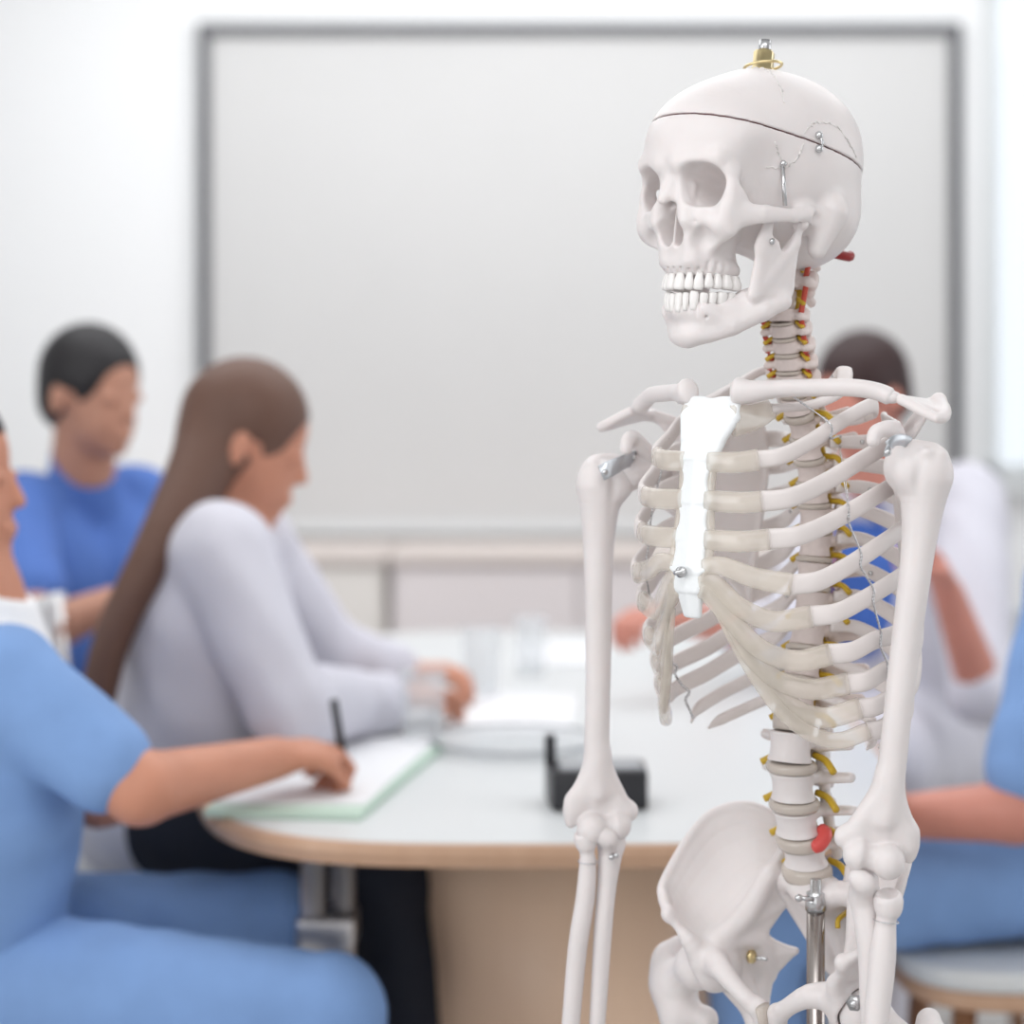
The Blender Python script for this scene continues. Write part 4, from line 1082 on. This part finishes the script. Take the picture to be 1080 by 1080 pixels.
# curved plinth
b = MB(); out = [(.05+.36*math.cos(t), -.02+.74*math.sin(t)) for t in np.linspace(0, 2*math.pi, 40, endpoint=False)]
b.prism(out, .0, .724).obj('base_panel', M['beige'], table)
lg = MB()
x0, y0 = W(330, 900, 2.72).x-TC[0], 2.72-TC[1]; x1 = W(362, 900, 2.76).x-TC[0]
for (x, y, nm) in ((x0, y0, 0), (x1, y0+.04, 0)):
    MB().sweep([(x, y, .0), (x, y, .722)], .016, n=16).obj('leg', M['chrome'], table)
MB().box((x0-.02, y0-.03, .555), (x1+.02, y0+.06, .60)).obj('leg_bracket', M['chrome'], table, bevel=.006)

# ------------------------------------------------------------------ PEOPLE
def person(label, J, parts, skin, hair, res=6.0, hairfn=None, headdir=(1, 0, 0), pose='', long_hair=None):
    # J: joints in metres. body = one continuous mesh; garments and hair are its children
    JV = {k: v for k, v in J.items() if isinstance(v, Vector)}
    lo = np.min([tuple(v) for v in JV.values()], 0)*1000-190; hi = np.max([tuple(v) for v in JV.values()], 0)*1000+190
    g = {k: np.array(tuple(v))*1000 for k, v in JV.items()}
    base = np.array([g['pelvis'][0], g['pelvis'][1], 0])
    for k in g: g[k] = g[k]-base
    lo -= base; hi -= base; lo[2] = max(lo[2], -10)
    def limbs(v, s, e=0, which=('torso', 'armL', 'armR', 'legL', 'legR'), k=14, cut=1.0):
        if 'torso' in which:
            sx = g['shL']-g['shR']; mid = (g['shL']+g['shR'])/2; ax = sx/np.linalg.norm(sx)
            v.chain([(g['pelvis']+ax*70, 100+e), (g['pelvis']-ax*70, 100+e)], 20)
            v.chain([(g['pelvis']+ax*45, 100+e), (g['chest']+ax*55-[0, 0, 110], 92+e)], 24); v.chain([(g['pelvis']-ax*45, 100+e), (g['chest']-ax*55-[0, 0, 110], 92+e)], 24)
            v.chain([(g['chest']+ax*55-[0, 0, 110], 92+e), (g['chest']+ax*70, 94+e)], 24); v.chain([(g['chest']-ax*55-[0, 0, 110], 92+e), (g['chest']-ax*70, 94+e)], 24)
            v.chain([(g['chest']+ax*70, 90+e), (g['shL']-ax*25, 56+e)], 24); v.chain([(g['chest']-ax*70, 90+e), (g['shR']+ax*25, 56+e)], 24)
            v.add(cap(mid+[0, 0, 10], g['neck'], 62+e*.5, 52+e*.3), 20)
        for side in 'LR':
            if 'arm'+side in which:
                a, b_, c_ = g['sh'+side], g['el'+side], g['wr'+side]
                b2 = a+(b_-a)*min(1, cut); v.add(cap(a, b2, 52+e, 52+e-(12*min(1, cut))), k)
                if cut > 1: v.add(cap(b_, b_+(c_-b_)*(cut-1), 42+e, 42+e-14*(cut-1)), k)
            if 'leg'+side in which:
                a, b_, c_ = g['pelvis']+(g['sh'+side]-g['sh'+('R' if side == 'L' else 'L')])/np.linalg.norm(g['shL']-g['shR'])*85, g['kn'+side], g['an'+side]
                v.add(cap(a, b_, 88+e, 60+e), k); v.add(cap(b_, c_, 58+e, 40+e), k)
    v = Vol(lo, hi, res)
    limbs(v, 1, 0, cut=2.0)
    f = np.array(headdir, float); f /= np.linalg.norm(f); H_ = g['head']
    up = np.array([0, 0, 1.0]); lf = np.cross(up, f)
    lf /= np.linalg.norm(lf); up = np.cross(f, lf)
    Rm = np.stack([f, lf, up], 1)      # columns: forward, left, up
    q = lambda a, b_, c_: H_+f*a+lf*b_+up*c_
    v.add(cap(g['neck']-[0, 0, 20], q(-20, 0, -50), 55, 50), 14)
    v.add(ell(q(-8, 0, 18), (92, 74, 92), Rm), 10); v.add(ell(q(30, 0, -45), (58, 56, 66), Rm), 16)
    v.add(ell(q(66, 0, -92), (20, 22, 18), Rm), 12)
    v.add(cap(q(84, 0, -2), q(97, 0, -34), 7, 10), 8)
    for m in (1, -1):
        v.sub(ell(q(88, m*32, -2), (12, 16, 11), Rm), 8); v.add(ell(q(-8, m*78, -16), (16, 9, 30), Rm), 5)
        v.add(ell(q(76, m*32, -3), (12, 13, 10), Rm), 2)
    v.add(ell(q(86, 0, -66), (9, 24, 6), Rm), 4); v.add(ell(q(84, 0, -76), (9, 20, 6), Rm), 4)
    for side in 'LR':
        a, b_ = g['wr'+side], g['hd'+side]; d = (b_-a)/np.linalg.norm(b_-a)
        pn = np.array(J.get('palm'+side, (0, 0, -1)), float); pn = pn-d*(pn@d); pn /= np.linalg.norm(pn); w_ = np.cross(d, pn)
        s_ = 1 if side == 'L' else -1
        v.add(cap(a, a+d*25, 27, 30, 1.4, tuple(pn)), 12)
        v.add(cap(a+d*45+w_*18*s_, a+d*45-w_*18*s_, 30, 30, 2.1, tuple(pn)), 12); v.add(cap(a+d*70+w_*22, a+d*70-w_*22, 20, 20, 1.6, tuple(pn)), 10)
        cu = J.get('curl'+side, .5)
        for i, (off, L_) in enumerate(((30, 68), (10, 76), (-10, 70), (-29, 56))):
            p0 = a+d*82+w_*off*s_
            th_ = cu*.9; p1 = p0+(d*math.cos(th_)+pn*math.sin(th_))*L_*.45
            th_ += cu*1.2; p2 = p1+(d*math.cos(th_)+pn*math.sin(th_))*L_*.32
            th_ += cu*.8; p3 = p2+(d*math.cos(th_)+pn*math.sin(th_))*L_*.25
            v.add(cap(p0, p1, 9.8, 9), 3); v.add(cap(p1, p2, 9, 8.3), 2); v.add(cap(p2, p3, 8.3, 7.5), 2)
        t0 = a+d*30+w_*26*s_; t1 = t0+d*28+w_*20*s_+pn*10; t2 = t1+d*24+w_*2*s_+pn*16*cu*2
        v.add(cap(t0, t1, 13, 11), 6); v.add(cap(t1, t2, 10.5, 8.5), 3)
        # foot
        an = g['an'+side]; fd = f*np.array([1, 1, 0]); fd /= np.linalg.norm(fd)
        v.add(cap(an-[0, 0, 40], an+fd*150-[0, 0, 55], 38, 26), 12)
    mb_ = v.mesh('person', smooth=2); body = link('person', mb_, M[skin]); body.location = tuple(base*.001)
    setp(body, label, 'person')
    # hair
    hv = Vol(H_-150-(np.array([200, 180, 340]) if long_hair is not None else 0), H_+150, 5.0); hv.add(ell(q(-14, 0, 26), (97, 82, 94), Rm)); hv.add(ell(q(-50, 0, -20), (50, 70, 60), Rm), 15)
    hv.sub(ell(q(82, 0, -52), (72, 68, 84), Rm), 6); hv.sub(ell(q(90, 0, -10), (52, 60, 62), Rm), 6)
    for m in (1, -1): hv.sub(ell(q(20, m*84, -28), (34, 22, 40), Rm), 4)
    if long_hair is not None: hv.chain([(np.array(tuple(p))*1000-base, r) for p, r in long_hair], 20)
    ho = link('hair', hv.mesh('hair', smooth=2), M[hair], body)
    for m in (1, -1):
        pass
    for nm, mt, which, e, cut, extra in parts:
        gv = Vol(lo, hi, res)
        limbs(gv, 1, e, which, cut=cut)
        if extra: extra(gv, g, f)
        if 'torso' in which:
            gv.sub(ell(g['neck']+np.array([0, 0, 42])+f*34, (82, 82, 70)), 8)
            if 'legL' not in which: gv.sub(rbox(g['pelvis']+[0, 0, -330], (400, 400, 200), 1), 4)
        elif 'legL' in which:
            gv.chain([(g['pelvis']+(g['shL']-g['shR'])*.2, 106+e), (g['pelvis']-(g['shL']-g['shR'])*.2, 106+e)], 20)
            gv.sub(rbox((g['anL']+g['anR'])/2+[0, 0, -92], (600, 600, 80), 1), 4)
        X_, Y_, Z_ = gv.grid(); gv.D += (3.2*np.sin(X_/23+Z_/31+2*np.sin(Y_/41))*np.sin(Z_/47+X_/61+1.3*np.sin(X_/37))).astype(np.float32)      # soft folds
        link(nm, gv.mesh(nm, smooth=2), M[mt], body)
    return body
def V3(*a): return Vector(a)
# nearest person at the left edge, writing
J1 = dict(pelvis=W(-40, 1040, 2.62), chest=W(-12, 760, 2.58), shL=W(-12, 690, 2.72), shR=W(2, 722, 2.46), neck=W(-26, 612, 2.58), head=W(-62, 500, 2.58),
          elR=W(148, 832, 2.42), wrR=W(290, 800, 2.66), hdR=W(362, 786, 2.74), elL=W(105, 838, 2.70), wrL=W(215, 826, 2.79), hdL=W(270, 816, 2.83),
          knR=W(345, 1050, 2.48), knL=W(290, 975, 2.78), anR=W(372, 1400, 2.50), anL=W(300, 1330, 2.78))
for k in ('anR', 'anL'): J1[k].z = .09
J1['pelvis'].z = .56; J1['knR'].z = .545; J1['palmR'] = (.2, .3, -1); J1['curlR'] = .95; J1['palmL'] = (0, 0, -1); J1['curlL'] = .3
person('person in light blue scrubs at the left edge, writing with a pen', J1, [('trousers', 'scrub', ('legL', 'legR'), 9, 1, None), ('undershirt', 'paper', ('torso',), 12, 1, lambda gv, g, f: gv.add(cap(g['chest']+[0, 0, 60], g['neck']+[0, 0, 5], 85, 62), 20)), ('tunic', 'scrub', ('torso', 'armL', 'armR'), 16, .74, None)], 'skin', 'hair1')
# white coat, long brown hair
J2 = dict(pelvis=W(165, 835, 3.15), chest=W(215, 650, 3.12), shL=W(262, 575, 3.28), shR=W(232, 585, 2.96), neck=W(238, 540, 3.13), head=W(262, 462, 3.13),
          elR=W(305, 745, 2.92), wrR=W(410, 742, 3.25), hdR=W(470, 722, 3.32), elL=W(345, 690, 3.35), wrL=W(420, 712, 3.50), hdL=W(478, 706, 3.48),
          knR=W(405, 930, 2.92), knL=W(400, 890, 3.22), anR=W(480, 1200, 2.90), anL=W(470, 1150, 3.2))
for k in ('anR', 'anL'): J2[k].z = .09
J2['curlR'] = .6; J2['curlL'] = .6
person('person in a white coat and dark trousers leaning over the table, long brown hair', J2, [('trousers', 'navy', ('legL', 'legR'), 12, 1, None), ('coat', 'coat', ('torso', 'armL', 'armR'), 20, 1.88, None)], 'skin', 'hair2', headdir=(1, .1, -.35),
       long_hair=[(W(238, 440, 3.13), 62), (W(205, 510, 3.05), 48), (W(158, 592, 2.96), 32), (W(120, 670, 2.94), 28), (W(102, 742, 2.93), 26)])
# far left, darker blue scrubs
J3 = dict(pelvis=W(55, 860, 3.75), chest=W(78, 600, 3.72), shL=W(150, 530, 3.85), shR=W(18, 540, 3.62), neck=W(88, 480, 3.70), head=W(98, 412, 3.66),
          elR=W(40, 668, 3.35), wrR=W(118, 636, 3.42), hdR=W(165, 615, 3.48), elL=W(195, 660, 3.8), wrL=W(250, 680, 3.6), hdL=W(300, 690, 3.6),
          knR=W(190, 840, 3.55), knL=W(230, 835, 3.8), anR=W(190, 1100, 3.55), anL=W(240, 1100, 3.8))
for k in ('anR', 'anL'): J3[k].z = .09
person('person in darker blue scrubs at the back left with a bare forearm raised', J3, [('trousers', 'scrub2', ('legL', 'legR'), 9, 1, None), ('tunic', 'scrub2', ('torso', 'armL', 'armR'), 16, .7, None)], 'skin2', 'hair1', headdir=(.75, -.5, -.1))
# right, dark hair, white coat over blue
J4 = dict(pelvis=W(960, 790, 4.1), chest=W(948, 600, 4.02), shL=W(1022, 530, 3.90), shR=W(880, 530, 4.12), neck=W(918, 490, 3.98), head=W(908, 415, 3.94),
          elR=W(835, 672, 3.92), wrR=W(715, 652, 3.55), hdR=W(628, 645, 3.45), elL=W(1036, 730, 3.62), wrL=W(1000, 625, 3.56), hdL=W(975, 575, 3.54),
          knR=W(830, 790, 3.70), knL=W(930, 800, 3.60), anR=W(830, 1050, 3.7), anL=W(930, 1050, 3.6))
for k in ('anR', 'anL'): J4[k].z = .09
J4['curlR'] = .7; J4['palmL'] = (-1, -.3, 0); J4['curlL'] = .8
person('person with dark brown hair in a white coat behind the skeleton shoulder', J4, [('trousers', 'coat', ('legL', 'legR'), 9, 1, None), ('shirt', 'shirt', ('torso',), 10, 1, None),
       ('coat', 'coat', ('torso', 'armL', 'armR'), 19, 1.0, lambda gv, g, f: (gv.add(cap(g['elR'], g['elR']+(g['wrR']-g['elR'])*.45, 58, 52), 14), gv.add(cap(g['pelvis'], g['knL'], 125, 95), 20), gv.add(cap(g['pelvis'], g['knR'], 125, 95), 20), gv.sub(ell(g['chest']+f*125+np.array([0, 0, 20]), (88, 88, 165)), 8)))], 'skin3', 'hair3', headdir=(-.75, -.55, -.25))
# right edge, light blue scrubs
J5 = dict(pelvis=W(1128, 930, 2.98), chest=W(1160, 715, 2.94), shL=W(1140, 625, 2.80), shR=W(1140, 610, 3.1), neck=W(1165, 575, 2.95), head=W(1185, 470, 2.93),
          elL=W(1072, 856, 2.74), wrL=W(935, 862, 2.80), hdL=W(872, 852, 2.84), elR=W(1110, 870, 3.15), wrR=W(1000, 890, 3.12), hdR=W(935, 890, 3.08),
          knL=W(795, 985, 2.84), knR=W(820, 935, 3.12), anL=W(800, 1330, 2.84), anR=W(840, 1330, 3.12))
for k in ('anR', 'anL'): J5[k].z = .09
J5['pelvis'].z = .63; J5['knL'].z = .57; J5['palmL'] = (0, -.3, -1)
person('person in light blue scrubs at the right edge with a forearm resting on the lap', J5, [('trousers', 'scrub', ('legL', 'legR'), 12, 1, None), ('tunic', 'scrub', ('torso', 'armL', 'armR'), 18, .8, None)], 'skin3', 'hair2', headdir=(-1, 0, 0))

# ------------------------------------------------------------------ CHAIRS
def chair(x, y, ang, label, seatm='white', legm='brownw', h=.47):
    r = bpy.data.objects.new('meeting_chair', None); COL.objects.link(r); r.location = (x, y, 0); r.rotation_euler = (0, 0, ang)
    setp(r, label, 'chair', 'meeting chairs')
    out = [sup(t, .23, .23, 4) for t in np.linspace(0, 2*math.pi, 40, endpoint=False)]
    MB().prism(out, h-.03, h).obj('seat', M[seatm], r, bevel=.008); MB().prism([(a*.98, c*.98) for a, c in out], h-.055, h-.03).obj('seat_frame', M['tan'], r, bevel=.004)
    for sx in (1, -1):
        for sy in (1, -1):
            MB().sweep([(sx*.17, sy*.17, 0), (sx*.14, sy*.14, h-.055)], .017, n=12).obj('leg', M[legm], r)
    b = MB(); b.sweep(spline([(-.225, -.20, h+.18), (-.25, 0, h+.18), (-.225, .20, h+.18)], 6), .010, .012, n=8)
    for sy in (1, -1): b.sweep([(-.19, sy*.19, h-.03), (-.235, sy*.19, h+.40)], .011, n=10)
    b.obj('back_frame', M['chrome'], r)
    MB().sweep(spline([(-.23, -.22, h+.30), (-.262, 0, h+.30), (-.23, .22, h+.30)], 6), .008, .10, n=10, e=5).obj('backrest', M[seatm], r)
    return r
for Jp, ang, lab in ((J1, 0.0, 'white-seated chair under the writing person at the left edge'), (J2, 0, 'white-seated chair under the person in the white coat and dark trousers'),
                (J3, -.5, 'white-seated chair under the person in darker blue scrubs'), (J4, math.pi+.6, 'white-seated chair under the dark-haired person in a white coat'), (J5, math.pi, 'white-seated chair with brown legs under the person at the right edge')):
    p = Jp['pelvis']; hh = p.z-.118
    chair(p.x+.04*math.cos(ang), p.y+.04*math.sin(ang), ang, lab, h=max(.40, hh))
# ------------------------------------------------------------------ THINGS ON THE TABLE
TZ = .7505
def tp(px, py): Y = (1.3-TZ)*F/(py-400); return Vector(((px-540)*Y/F, Y, TZ))
def flat(name, corners, th, m, label, cat, z=0, group=None):
    c = sum((tp(*q) for q in corners), Vector())/4
    poly = [tuple((tp(*q)-c)[:2]) for q in corners]
    a = sum(poly[i][0]*poly[(i+1) % 4][1]-poly[(i+1) % 4][0]*poly[i][1] for i in range(4))
    if a < 0: poly = poly[::-1]
    o = MB().prism(poly, 0, th).obj(name, M[m], None, smooth=False); o.location = (c.x, c.y, TZ+z); setp(o, label, cat, group); return o
flat('notebook', [(215, 862), (380, 866), (470, 790), (330, 785)], .010, 'green', 'green-edged notebook under the writing hand', 'notebook')
flat('paper_sheet', [(225, 856), (385, 858), (462, 788), (325, 786)], .003, 'paper', 'white sheet lying on the green-edged notebook', 'paper', z=.0102, group='papers on the table')
flat('clipboard', [(385, 775), (452, 768), (470, 735), (400, 738)], .006, 'grey', 'grey clipboard edge in front of the white-coated person', 'clipboard')
flat('paper_sheet', [(352, 772), (448, 764), (462, 728), (370, 730)], .003, 'paper', 'white sheet on the grey clipboard', 'paper', z=.0062, group='papers on the table')
flat('paper_sheet', [(470, 770), (600, 775), (610, 735), (500, 730)], .002, 'paper', 'white sheet in the middle of the table', 'paper', group='papers on the table')
flat('paper_sheet', [(540, 700), (640, 702), (640, 680), (550, 678)], .004, 'paper', 'white sheet at the far side of the table', 'paper', group='papers on the table')
def tumbler(px, py, r, h_, label):
    p = tp(px, py); o = MB().lathe([(r*.8, 0), (r, h_), (r*.93, h_), (r*.74, .006), (.0005, .006)], (0, 0, 0), 28).obj('drinking_glass', M['glass'], None); o.location = p; setp(o, label, 'glass', 'drinking glasses'); return o
tumbler(446, 790, .036, .12, 'clear tumbler closest to the sheet under the writing hand')
tumbler(508, 735, .036, .12, 'clear tumbler beside the hands of the white-coated person')
tumbler(560, 712, .032, .11, 'clear tumbler at the far side near the white sheets')
p = tp(545, 790); o = MB().lathe([(.10, 0), (.125, .006), (.128, .016), (.120, .016), (.096, .005), (.0005, .004)], (0, 0, 0), 40).obj('tray', M['glass'], None); o.location = p; setp(o, 'round clear glass dish in the middle of the table', 'dish')
ringo = MB().sweep([(.126*math.cos(t), .126*math.sin(t), .015) for t in np.linspace(0, 2*math.pi, 40)], .003, n=8, cap=False).obj('rim', M['grey'], o)
# black desk box
p = tp(630, 848); r = bpy.data.objects.new('desk_organiser', None); COL.objects.link(r); r.location = p; r.rotation_euler = (0, 0, .05); setp(r, 'black box-shaped desk organiser on the white table behind the elbow', 'organiser')
b = MB().prism([(-.061, -.045), (.061, -.045), (.066, .045), (-.066, .045)], 0, .05); b.obj('box', M['black'], r, bevel=.004)
MB().box((-.066, .02, .045), (-.052, .045, .085)).obj('pen_slot', M['black'], r, bevel=.002)
MB().box((-.050, -.035, .05), (.056, .036, .053)).obj('lid', M['grey'], r, bevel=.001)
# pen in the writing hand
a, c = W(362, 800, 2.70), W(352, 738, 2.70)
o = MB().sweep([a-c, Vector((0, 0, 0))], .0055, n=10).obj('pen', M['black'], None); o.location = c; setp(o, 'black pen standing up in the writing hand', 'pen')
